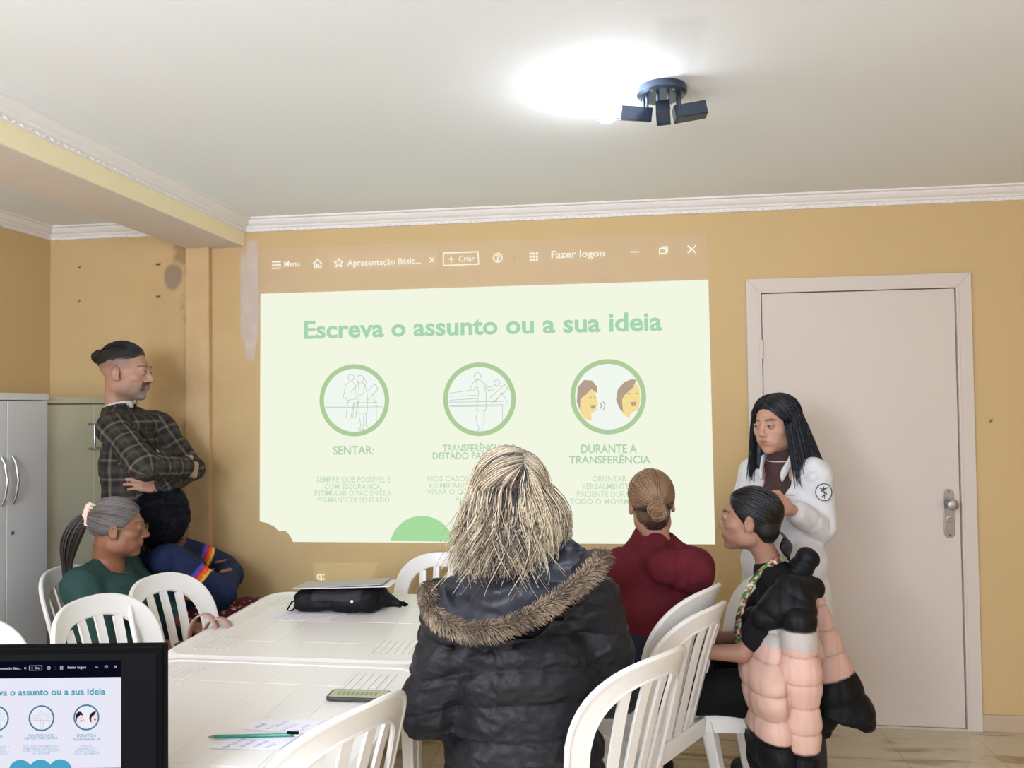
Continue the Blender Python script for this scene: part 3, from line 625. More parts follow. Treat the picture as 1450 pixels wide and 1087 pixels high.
def stick(name, a, b, z, r, m, label, cat, tip=None, cap=None):
    A, B = Vector(atz(*a, z)), Vector(atz(*b, z)); A.z = B.z = z; c = A.copy(); d = (B-A); L = d.length; d.normalize(); o = empty(name, c); tag(o, label, cat)
    MB().tube([d*.016, d*(L-.004)], r, 6).build('barrel', m, o)
    if tip: MB().tube([d*.016, d*.004, d*0], [r, r*.4, r*.12], 6).build('tip', tip, o)
    if cap: MB().tube([d*(L-.005), d*(L+.008)], r*.95, 8).build('end_cap', cap, o)
    return o
m_teal = mat('teal_lacquer', srgb(30, 132, 112), .35, .5)
stick('pencil', (294, 1043), (420, 1040), zt+.0056, .0042, m_teal, 'teal green pencil lying across the paper slips on the near table', 'pencil', mat('pencil_tip', srgb(150, 130, 115), .6), m_paper)
stick('pen', (398, 1036.5), (425, 1037.5), zt+.0165, .0036, m_black, 'short black pen cap lying behind the end of the green pencil', 'pen')
def phone():
    A, B, C_, D_ = [Vector(atz(x, y, TZ+.018)) for x, y in ((455, 980), (478, 973.5), (561, 975), (541, 983))]
    c = (A+C_)/2; ux = (D_-A); L = ux.length; ux.normalize(); rz = math.atan2(ux.y, ux.x); r = empty('smartphone', (c.x, c.y, zt+.001), rz); tag(r, 'dark smartphone with a lit greenish screen lying on the near table', 'phone')
    L = .172; W_ = .068; P_ = rrect(L/2, W_/2, .012)
    MB().prism(P_, lambda a, b: (a, b, .0), lambda a, b: (a, b, .011)).build('phone_case', mat('dark_phone_case', srgb(62, 60, 52), .5), r, bevel=.003)
    MB().prism(rrect(L/2-.007, W_/2-.006, .006), lambda a, b: (a, b, .011), lambda a, b: (a, b, .0116)).build('phone_screen', glow('phone_glow', srgb(196, 200, 168), .85), r)
    mb = MB()
    for i in range(9): mb.box(-.06+i*.013, -.052+i*.013, -.012, .012, .0116, .0118)
    mb.build('screen_writing', glow('phone_text', srgb(165, 172, 135), .8), r)
phone()
# ------------------------------------------------------------------ solid figures from blended round shapes
def nrm(v): v = np.asarray(v, float); return v/np.linalg.norm(v)
class Field:
    def __init__(s): s.ops = []
    def u(s, fn, k=.02): s.ops.append(('u', fn, k)); return s
    def sub(s, fn, k=.01): s.ops.append(('s', fn, k)); return s
    def inter(s, fn, k=.01): s.ops.append(('i', fn, k)); return s
    def disp(s, fn): s.ops.append(('d', fn, 0)); return s
    def ev(s, P, ctr=None, diag=0):                      # P: blocks of places; ops far from a block are skipped
        P = np.asarray(P, np.float32); flat_in = P.ndim == 2
        if flat_in: P = P[:, None]; ctr = P[:, 0]
        d = np.full(P.shape[:2], 5.0, np.float32)
        for t, fn, k in s.ops:
            bd = getattr(fn, 'b', None); sel = slice(None)
            if t == 'd':
                if flat_in: continue
                m = np.abs(d) < .035
                if m.any(): d[m] += fn(P[m])
                continue
            if bd is not None and not flat_in:
                sel = np.nonzero(np.linalg.norm(ctr-bd[0], axis=1)-bd[1]-diag < .09)[0]
                if not len(sel): continue
            Q = P[sel]; e = fn(Q.reshape(-1, 3)).reshape(Q.shape[:2]); D = d[sel]
            if t == 'u':
                h = np.maximum(k-np.abs(D-e), 0)/k if k else 0; d[sel] = np.minimum(D, e)-(h*h*k*.25 if k else 0)
            else:
                if t == 's': e = -e
                h = np.maximum(k-np.abs(D-e), 0)/k; d[sel] = np.maximum(D, e)+h*h*k*.25
        return d[:, 0] if flat_in else d
def nl(q): return np.sqrt(np.einsum('...i,...i->...', q, q))
def bnd(f, c, r): f.b = (np.asarray(c, np.float32), float(r)); return f
def cap(a, b, r1, r2=None):
    a = np.asarray(a, np.float32); b = np.asarray(b, np.float32); r2 = r1 if r2 is None else r2; ba = b-a; L = float(ba@ba) or 1e-9
    def f(P): q = P-a; h = np.clip(q@ba/L, 0, 1); q -= h[..., None]*ba; return nl(q)-(r1+(r2-r1)*h)
    return bnd(f, (a+b)/2, math.sqrt(L)/2+max(r1, r2))
def ecap(a, b, r1, r2, side, ratio):                     # a tapered capsule widened along 'side'
    a = np.asarray(a, np.float32); b = np.asarray(b, np.float32); s = nrm(side).astype(np.float32)
    S = (np.eye(3)-np.outer(s, s)*(1-1/ratio)).astype(np.float32); g = cap(S@a, S@b, r1, r2)
    def f(P): return g(P@S.T)
    return bnd(f, (a+b)/2, float(np.linalg.norm(b-a))/2+max(r1, r2)*ratio)
def ell(c, r, R=None):
    c = np.asarray(c, np.float32); r = np.asarray(r, np.float32); R = None if R is None else np.asarray(R, np.float32)
    def f(P):
        q = P-c
        if R is not None: q = q@R
        q = q/r; k0 = nl(q); k1 = nl(q/r)+1e-6
        return k0*(k0-1)/k1
    return bnd(f, c, r.max())
def rbox(c, h, rad, R=None):
    c = np.asarray(c, np.float32); h0 = np.asarray(h, np.float32); h = h0-rad; R = None if R is None else np.asarray(R, np.float32)
    def f(P):
        q = P-c
        if R is not None: q = q@R
        q = np.abs(q)-h; return nl(np.maximum(q, 0))+np.minimum(q.max(-1), 0)-rad
    return bnd(f, c, float(np.linalg.norm(h0)))
def plane(p, n):
    p = np.asarray(p, np.float32); n = nrm(n).astype(np.float32); return lambda P: (P-p)@n
def inhead(fn, hc, R, s=1.0):
    hc = np.asarray(hc, np.float32); R = np.asarray(R, np.float32)
    def f(P): return fn(((P-hc)@R)/s)*s
    if hasattr(fn, 'b'): bnd(f, hc+R@(fn.b[0]*s), fn.b[1]*s)
    return f
def surf(field, lo, hi, h, B=8):
    lo = np.asarray(lo, float); hi = np.asarray(hi, float); n = (np.ceil((hi-lo)/h/B).astype(int)*B)+1
    nb = (n-1)//B; ctr = [lo[i]+(np.arange(nb[i])+.5)*B*h for i in range(3)]
    C = np.stack(np.meshgrid(*ctr, indexing='ij'), -1).reshape(-1, 3).astype(np.float32); dc = field.ev(C)
    act = np.abs(dc) < B*h*1.45+.012
    D = np.repeat(np.repeat(np.repeat(np.sign(dc).reshape(nb), B, 0), B, 1), B, 2).astype(np.float32)
    D = np.pad(D, ((0, 1),)*3, mode='edge')
    ids = np.argwhere(act.reshape(nb)); off = np.stack(np.meshgrid(*(np.arange(B+1),)*3, indexing='ij'), -1).reshape(-1, 3)
    for k in range(0, len(ids), 400):
        q = ids[k:k+400]; g = q[:, None, :]*B+off[None]; P = (lo+g*h).astype(np.float32)
        D[g[..., 0], g[..., 1], g[..., 2]] = field.ev(P, (lo+(q+.5)*B*h).astype(np.float32), B*h*.87)
    S = D < 0; n = D.shape; c = [slice(0, -1), slice(1, None)]; cnt = np.zeros(tuple(x-1 for x in n), np.int8)
    for i in (0, 1):
        for j in (0, 1):
            for k in (0, 1): cnt += S[c[i], c[j], c[k]]
    cells = np.argwhere((cnt > 0) & (cnt < 8)); acc = np.zeros((len(cells), 3)); w = np.zeros(len(cells))
    i, j, k = cells.T; corner = [(a, b, c_) for a in (0, 1) for b in (0, 1) for c_ in (0, 1)]
    for p in corner:
        for ax in range(3):
            if p[ax]: continue
            q = list(p); q[ax] = 1
            d0 = D[i+p[0], j+p[1], k+p[2]]; d1 = D[i+q[0], j+q[1], k+q[2]]; m = (d0 < 0) != (d1 < 0)
            t = np.where(m, d0/(d0-d1+1e-12), 0); pos = np.tile(np.array(p, float), (len(cells), 1)); pos[:, ax] += t
            acc[m] += pos[m]; w[m] += 1
    V = lo+(cells+acc/np.maximum(w, 1)[:, None])*h
    idx = -np.ones(cnt.shape, np.int64); idx[i, j, k] = np.arange(len(cells)); F = []
    for ax in range(3):
        a, b = [(1, 2), (2, 0), (0, 1)][ax]
        s0 = [slice(1, -1)]*3; s1 = [slice(1, -1)]*3; s0[ax] = slice(0, -1); s1[ax] = slice(1, None)
        A = S[tuple(s0)]; Bq = S[tuple(s1)]; 
        for sgn, msk in ((1, A & ~Bq), (-1, ~A & Bq)):
            e = np.argwhere(msk); 
            if not len(e): continue
            base = e.copy(); o = np.ones(3, int); o[ax] = 0; base = base+o
            def cell(da, db): t = base.copy(); t[:, a] -= da; t[:, b] -= db; return idx[t[:, 0], t[:, 1], t[:, 2]]
            q = np.stack([cell(1, 1), cell(0, 1), cell(0, 0), cell(1, 0)], 1)
            if sgn < 0: q = q[:, ::-1]
            F.append(q)
    F = np.concatenate(F); return V, F[(F >= 0).all(1)]
def solid(name, field, lo, hi, h, m, parent=None, col=None):
    V, F = surf(field, lo, hi, h)
    return mesh_obj(name, V, F, m, parent, True, col(V) if col is not None else None)
# ---------------------------------------------------------------- head, hands
def rotm(yaw=0, pitch=0, roll=0):                        # yaw: + turns to the left, pitch: + looks up, roll: + tilts to own right
    y, p, r = map(math.radians, (yaw, pitch, roll))
    Rz = np.array([[math.cos(y), -math.sin(y), 0], [math.sin(y), math.cos(y), 0], [0, 0, 1]])
    Rx = np.array([[1, 0, 0], [0, math.cos(p), -math.sin(p)], [0, math.sin(p), math.cos(p)]])
    Ry = np.array([[math.cos(r), 0, math.sin(r)], [0, 1, 0], [-math.sin(r), 0, math.cos(r)]])
    return Rz@Rx@Ry
def head_ops(F, hc, R, s=1.0, fem=True, jaw=1.0, nose=1.0, lips=1.0, chin=1.0):
    T = lambda fn: inhead(fn, hc, R, s)
    F.u(T(ell((0, -.018, .034), (.073, .094, .080))), .02); F.u(T(ell((0, .034, -.022), (.058, .055, .078))), .03)
    F.u(T(ell((0, .034, -.078), (.040*jaw, .046, .030))), .03); F.u(T(ell((0, .068, -.100*chin), (.018*jaw, .018, .014))), .022)
    for x in (-1, 1):
        F.u(T(ell((x*.045, .05, -.022), (.02, .024, .018))), .022); F.u(T(ell((x*(.05+.018*(jaw-1)), .0, -.066), (.013, .03, .022))), .035)
        F.u(T(ell((x*.028, .058, -.056), (.019, .022, .022))), .02)
    F.u(T(cap((-.026, .080, .026), (.026, .080, .026), .009 if fem else .012)), .018)
    for x in (-1, 1): F.sub(T(ell((x*.031, .103, .004), (.019, .020, .013))), .016)
    F.u(T(cap((0, .083, .016), (0, .1+.004*nose, -.026), .0065, .0105*nose)), .012)
    for x in (-1, 1):
        F.u(T(ell((x*.011*nose, .094, -.032), (.0085*nose, .011, .0075))), .007); F.sub(T(ell((x*.0065*nose, .1, -.041), (.004, .006, .003))), .003)
    F.u(T(ell((0, .083, -.056), (.024, .012, .018))), .014)
    F.u(T(ell((0, .089, -.0560), (.0235, .0075, .0046*lips))), .006); F.u(T(ell((0, .0885, -.0655), (.0200, .0080, .0056*lips))), .006)
    F.sub(T(ell((0, .098, -.0605), (.024, .006, .0013))), .003)
    for x in (-1, 1):
        F.u(T(ell((x*.031, .079, .004), (.0148, .0135, .0120))), .004)             # lidded eye
        F.u(T(cap((x*.018, .0885, .0115), (x*.044, .084, .0105), .0026)), .003)
        Re = rotm(x*-18, 0, 0)
        F.u(T(ell((x*.0765, -.012, -.008), (.0075, .019, .031), Re)), .008); F.sub(T(ell((x*.084, -.008, -.004), (.005, .0105, .018), Re)), .004)
        F.u(T(ell((x*.0745, .0, -.03), (.005, .008, .009))), .005)
def head_col(V, hc, R, s, skin, lip, brow, stub=None, bw=.0046):
    q = ((V-np.asarray(hc))@np.asarray(R))/s; x, y, z = q.T; ax = np.abs(x)
    c = np.tile(np.array(skin, float), (len(V), 1)); n = fbm(V, 30, 2)[:, None]; c *= (1+.05*n)
    inh = (z > -.13) & (np.linalg.norm(q, axis=1) < .15)
    def mix(m, k): nonlocal c; m = (m*inh)[:, None]; c = c*(1-m)+np.array(k)*m
    lz = 1-(ax/.025)**2; mix(.85*sst(lz*.0095-np.abs(z+.0605-.003*(ax/.024)**2), 0, .003)*(y > .06), lip); mix(sst(.0012-np.abs(z+.0605-.0035*(ax/.024)**2), 0, .001)*sst(.024-ax, 0, .004)*(y > .06)*.7, np.array(lip)*.35)
    bz = .0275+.0025*sst(ax, .012, .034)-.006*sst(ax, .034, .052)
    mix(.85*sst(bw-.25*bw*sst(ax, .03, .05)-np.abs(z-bz), 0, .002)*sst(ax, .010, .014)*(1-sst(ax, .044, .05))*(y > .04), brow)
    ez = np.hypot((ax-.031)/.0125, (z-.0030)/.0048)
    mix(sst(1.0-ez, 0, .2)*(y > .06), (.42, .38, .35)); mix(sst(1.0-np.hypot((ax-.031)/.0062, (z-.0034)/.0056), 0, .3)*(y > .06), (.03, .018, .012))
    mix(sst(.0022-np.abs(z-.0086+.25*(ax-.031)**2/.01), 0, .0014)*sst(ax, .017, .02)*(1-sst(ax, .043, .046))*(y > .06), (.03, .02, .018))
    if stub: stub(mix, x, y, z, ax, V)
    return c
def hand_ops(F, w, d, n, thumb=1, s=1.0, curl=(20, 30, 20), spread=1.0, tcurl=.6):
    w = np.asarray(w, float); d = nrm(d); n = np.asarray(n, float); n = nrm(n-d*(n@d)); t = np.cross(d, n)*thumb
    R = np.stack([t, d, n], 1)
    F.u(rbox(w+d*.048*s, (.039*s, .048*s, .0135*s), .012*s, R), .02)
    for i, (o, L) in enumerate(((.028, .072), (.0095, .08), (-.0095, .074), (-.0275, .058))):
        p = w+d*(.09 if i < 3 else .084)*s+t*o*s; a = 0; dd = d+t*(o*2.2*spread); rr = (.0092 if i < 3 else .0078)*s
        for j, (f, ang) in enumerate(((.45, curl[0]), (.3, curl[1]), (.25, curl[2]))):
            a += math.radians(ang+i*2); v = nrm(dd)*math.cos(a)+n*math.sin(a); q = p+v*L*f*s
            F.u(cap(p, q, rr*(1-.09*j), rr*(.93-.09*j)), .004 if j else .010); p = q
    p = w+d*.022*s+t*.028*s; v = nrm(d*.75+t*.75+n*.25); q = p+v*.04*s; F.u(cap(p, q, .0125*s, .0105*s), .014)
    v = nrm(d*.9+t*(.75-tcurl)+n*tcurl); q2 = q+v*.032*s; F.u(cap(q, q2, .0105*s, .0085*s), .004); F.u(cap(q2, q2+nrm(v+n*.3)*.022*s, .0085*s, .007*s), .004)
# ---------------------------------------------------------------- hair strands
def strands(name, paths, m, parent, radii=.0018, cols=None, taper=(1, .35), sides=3):
    P = np.asarray(paths, np.float32); N, K, _ = P.shape; T = np.gradient(P, axis=1); T /= np.linalg.norm(T, axis=2, keepdims=True)+1e-9
    ref = np.array([.3, .2, .93], np.float32); A = np.cross(T, ref); A /= np.linalg.norm(A, axis=2, keepdims=True)+1e-9; Bv = np.cross(T, A)
    t = np.linspace(0, 1, K); rr = (np.asarray(radii).reshape(-1, 1)*np.ones((N, 1)))*(taper[0]*(1-t**2)+taper[1]*t**2)[None]*np.minimum(1, .5+6*t)[None]
    V = np.stack([P+(A*math.cos(2*math.pi*k/sides)+Bv*math.sin(2*math.pi*k/sides))*rr[..., None] for k in range(sides)], 2).reshape(-1, 3)
    base = (np.arange(N)*K*sides)[:, None, None]; i = (np.arange(K-1)*sides)[None, :, None]; k = np.arange(sides)[None, None]
    k2 = (k+1) % sides; F = np.stack([base+i+k, base+i+sides+k, base+i+sides+k2, base+i+k2], -1).reshape(-1, 4)
    col = None
    if cols is not None: col = np.repeat(np.asarray(cols, np.float32).reshape(N, -1, 3) if np.ndim(cols) == 3 else np.repeat(np.asarray(cols)[:, None], K, 1), sides, axis=1).reshape(-1, 3)
    return mesh_obj(name, V, F, m, parent, True, col)
def sph(n): n = np.asarray(n, float); return n/np.linalg.norm(n, axis=-1, keepdims=True)
def pull(starts, end, K, ctr, rad, R, hc, s=1.0, lift=0, sink=.0, wig=.0):   # hair combed over the skull from each start direction to one point
    S_ = sph(starts); e = sph(end); t = np.linspace(0, 1, K)[None, :, None]; om = np.arccos(np.clip(S_@e, -1, 1))[:, None, None]+1e-4
    D = np.sin((1-t)*om)/np.sin(om)*S_[:, None]+np.sin(t*om)/np.sin(om)*e
    D = sph(D); k = 1+lift*np.sin(np.pi*t)-sink*(1-t)**3
    L = np.array(ctr)+D*np.array(rad)*k
    if wig: L = L+wig*(RNG.random((len(S_), 1, 3))-.5)
    return np.asarray(hc)+(L*s)@np.asarray(R).T
m_skin = lambda nm: mat(nm, vcol=True, rough=.5, spec=.35, bump=(120, .08, .003))
m_hair = mat('hair', vcol=True, rough=.42, spec=.5); m_hairm = mat('matte_hair', vcol=True, rough=.8, spec=.2)
def cloth(nm, rough=.85, sheen=.25, bump=(26, .45, .012), spec=.2): return mat(nm, vcol=True, rough=rough, sheen=sheen, bump=bump, spec=spec)
def folds(P, a=.004, s=9, off=0):
    w_ = .06*noise(P, 4, off)[..., None]; n = noise(P*np.array([1, 1, .75], np.float32)+w_, s, off); m = noise(P*np.array([1, 1, .6], np.float32)-w_, s*1.9, off+9)
    return a*.9*(np.clip(1-2.6*np.abs(n), 0, 1)-.35)+a*.45*(np.clip(1-2.6*np.abs(m), 0, 1)-.3)
def flat(c, v=.06, s=18): return lambda V: np.tile(np.array(c, float), (len(V), 1))*(1+v*fbm(V, s, 2))[:, None]
# ---------------------------------------------------------------- a body in its own frame: x right, y forward, z up
def body_field(c):
    F = Field(); s = c.get('s', 1); g = c.get('girth', 1)
    pel, che, nb, hc, R = [np.asarray(c[k], float) for k in ('pel', 'che', 'nb', 'hc', 'R')]; side = np.asarray(c.get('side', (1, 0, 0)), float)
    head_ops(F, hc, R, c.get('hs', 1), **c.get('face', {}))
    hb = hc+R@np.array([0, -.03, -.06])*c.get('hs', 1)
    F.u(cap(nb, hb, .054*c.get('neck', 1), .050*c.get('neck', 1)), .03)
    g *= .85; F.u(ecap(che, nb-np.array([0, 0, .03]), .09*g, .045, side, 1.4), .04); F.u(ecap(pel, che, .10*g, .088*g, side, 1.35), .04); g /= .85
    F.u(cap(c['sh'][0], c['sh'][1], .042*s), .04)
    for i in (0, 1):
        sh, el, wr = c['sh'][i], c['el'][i], c['wr'][i]
        F.u(cap(nb-np.array([0, 0, .02]), sh, .036*s, .034*s), .03); F.u(cap(sh, el, .042*s, .035*s), .02); F.u(cap(el, wr, .037*s, .024*s), .012)
        if c.get('hand') and c['hand'][i]: hand_ops(F, wr, **c['hand'][i])
        hp, kn, an, to = c['hip'][i], c['kn'][i], c['an'][i], c['to'][i]
        F.u(cap(hp, kn, .082*s*g, .055*s), .03); F.u(cap(kn, an, .052*s, .034*s), .015); F.u(cap(an, to, .036*s, .026*s), .02)
    return F
def bounds(c, pad=.13):
    P = [c['hc']]+[np.asarray(p, float) for k in ('sh', 'el', 'wr', 'hip', 'kn', 'an', 'to') for p in c[k]]+[c['pel']]
    P = np.array(P); return P.min(0)-pad, P.max(0)+pad
def sit(x=.0, seat=.44, w=.17, top=1.0, lean=0, kneex=.11, shin=.0, thigh=.42):
    return dict(pel=(x, -.02, seat+.10), che=(x, -.02+lean*.6, top-.22), nb=(x, -.02+lean, top+.045), sh=[(-w, lean-.01, top), (w, lean-.01, top)],
                hip=[(-.09, .02, seat+.085), (.09, .02, seat+.085)], kn=[(-kneex, thigh, seat+.075), (kneex, thigh, seat+.075)], an=[(-kneex, thigh+shin, .09), (kneex, thigh+shin, .09)], to=[(-kneex-.02, thigh+shin+.13, .035), (kneex+.02, thigh+shin+.13, .035)])
def stand(h=1.75, w=.19):
    k = h/1.75
    return dict(pel=(0, -.01, .95*k), che=(0, -.01, 1.24*k), nb=(0, -.02, 1.47*k), sh=[(-w, -.02, 1.42*k), (w, -.02, 1.42*k)],
                hip=[(-.09, 0, .9*k), (.09, 0, .9*k)], kn=[(-.1, .02, .49*k), (.1, .02, .49*k)], an=[(-.11, -.01, .09*k), (.11, -.01, .09*k)], to=[(-.13, .13, .035), (.13, .13, .035)])
def person(c, loc, face, label, skin, lip, brow, mname, h=.0045, stub=None, skip_legs=False):
    F = body_field(c); lo, hi = bounds(c)
    col = lambda V: head_col(V, c['hc'], c['R'], c.get('hs', 1), skin, lip, brow, stub)
    o = solid('person', F, lo, hi, h, m_skin(mname), None, col); o.location = loc; o.rotation_euler = (0, 0, -math.radians(face))
    return tag(o, label, 'person')
def trousers(c, o, colr, mname, grow=.014, h=.008, name='trousers', fn=None):
    F = Field(); g = c.get('girth', 1)
    F.u(ecap(c['pel'], np.asarray(c['pel'])+np.array([0, 0, .08]), .105*g+grow, .1*g+grow, (1, 0, 0), 1.35), .03)
    for i in (0, 1): F.u(cap(c['hip'][i], c['kn'][i], .085*g+grow, .06+grow), .03); F.u(cap(c['kn'][i], np.asarray(c['an'][i])+np.array([0, 0, .02]), .058+grow, .05+grow), .02)
    F.disp(lambda P: folds(P, .005, 8)); lo, hi = bounds(c, .16)
    a = solid(name, F, lo, hi, h, cloth(mname), o, fn or flat(colr))
    for i in (0, 1):
        S = Field(); S.u(cap(np.asarray(c['an'][i])-np.array([0, .03, .04]), c['to'][i], .045, .04), .02); S.sub(plane((0, 0, .004), (0, 0, 1)), .004)
        p = np.asarray(c['an'][i]); q = np.asarray(c['to'][i]); solid('shoe', S, np.minimum(p, q)-.1, np.maximum(p, q)+.1, .008, mat('shoe_leather', (.02, .02, .02), .5), o)
    return a
def W2L(p, loc, face):                                   # a place in the room in a figure's own frame
    a = math.radians(face); d = np.asarray(p, float)-np.asarray(loc, float); return np.array([d[0]*math.cos(a)-d[1]*math.sin(a), d[0]*math.sin(a)+d[1]*math.cos(a), d[2]])
def garment(c, o, name, col, mname, grow=.014, h=.006, sleeve=(1, 1), hem=None, ops=None, fold=.005, girth=None, rough=.85, cuff=.0, bumpy=(26, .45, .012), sl=1.0, fscale=9, shw=0):
    F = Field(); g = girth or c.get('girth', 1); s = c.get('s', 1); pel, che, nb = [np.asarray(c[k], float) for k in ('pel', 'che', 'nb')]; side = c.get('side', (1, 0, 0))
    F.u(ecap(pel-np.array([0, 0, .02]), che, .105*g+grow, .092*g+grow, side, 1.36), .03); F.u(ecap(che, nb-np.array([0, 0, .035]), .092*g+grow, .045+grow, side, 1.42), .05)
    F.u(cap(c['sh'][0], c['sh'][1], .044*s+grow*.7+shw), .035)
    for i in (0, 1):
        sh, el, wr = [np.asarray(c[k][i], float) for k in ('sh', 'el', 'wr')]; f = sleeve[i]; F.u(cap(nb-np.array([0, 0, .015]), sh, .045*s+grow*.6, .042*s+grow*.7), .035)
        if f <= 1e-3: continue
        if f < .5: F.u(cap(sh, sh+(el-sh)*f*2, .046*s*sl+grow, .048*s*sl+grow), .025)
        else:
            F.u(cap(sh, el, .046*s*sl+grow, .041*s*sl+grow), .025); e = el+(wr-el)*(f-.5)*2; F.u(cap(el, e, .041*s*sl+grow, (.032*s*sl+grow+cuff)), .015)
    if ops: ops(F)
    if hem is not None: F.inter(plane((0, 0, hem), (0, 0, -1)), .01)
    F.disp(lambda P: folds(P, fold, fscale, 3)); lo, hi = bounds(c, .2)
    return solid(name, F, lo, hi, h, cloth(mname, rough, bump=bumpy), o, col)
def arm_seg(c, V):                                       # along, around coordinates on torso, upper arms, forearms
    segs = [(np.array([c['nb'][0], c['nb'][1], c['pel'][2]-.2]), np.array([c['nb'][0], c['nb'][1], c['nb'][2]]), .12)]
    for i in (0, 1): segs += [(np.asarray(c['sh'][i], float), np.asarray(c['el'][i], float), .055), (np.asarray(c['el'][i], float), np.asarray(c['wr'][i], float), .045)]
    best = np.full(len(V), 9e9); U = np.zeros(len(V)); W = np.zeros(len(V)); I = np.zeros(len(V), int)
    for k, (a, b, r) in enumerate(segs):
        ba = b-a; L = np.linalg.norm(ba); d = ba/L; q = V-a; h = np.clip(q@d, 0, L); pr = q-h[:, None]*d
        if k == 0: pr = pr*np.array([.72, 1, 1])
        dist = np.linalg.norm(pr, axis=1)-r; x = nrm(np.cross(d, (0, 1, .01) if abs(d[1]) < .9 else (1, 0, 0))); y = np.cross(d, x)
        an = np.arctan2(pr@y, pr@x)*(.13 if k == 0 else .06); m = dist < best; best[m] = dist[m]; U[m] = (q@d)[m]+(.0 if k % 2 else .03); W[m] = an[m]; I[m] = k
    return U, W, I
SKIN_B, LIP_B, BROW = srgb(172, 128, 104), srgb(140, 80, 74), srgb(50, 38, 32)
def curve(name, pts, r, m, parent, n=8, closed=False, flat_=1.0): return MB().tube(pts, r, n, closed, flat=flat_).build(name, m, parent, smooth=True)
def dirs_hair(n, thr=.004, front=.75):                     # random directions inside the hair line
    D = sph(RNG.normal(size=(n*3, 3))); P = np.array((0, -.018, .034))+D*np.array((.078, .1, .086))
    k = (P-np.array([0, .075, .065]))@np.array([0, .8, -.6]) < -thr; D = D[k & (D[:, 2] > -.75)]; return D[:n]
def hair_cap(name, c, o, col, m, rad=(.078, .100, .087), extra=None, h=.005, p=(0, .072, .066), n=(0, .8, -.6), bump=.0015):
    hc, R, s = np.asarray(c['hc']), c['R'], c.get('hs', 1); F = Field(); F.u(inhead(ell((0, -.018, .034), rad), hc, R, s))
    F.inter(inhead(plane(p, n), hc, R, s), .012)
    if extra: extra(F, lambda fn: inhead(fn, hc, R, s))
    F.disp(lambda P: bump*noise(P, 60)); return solid(name, F, hc-.3, hc+.3, h, m, o, col)
CTR = (0, -.018, .034)
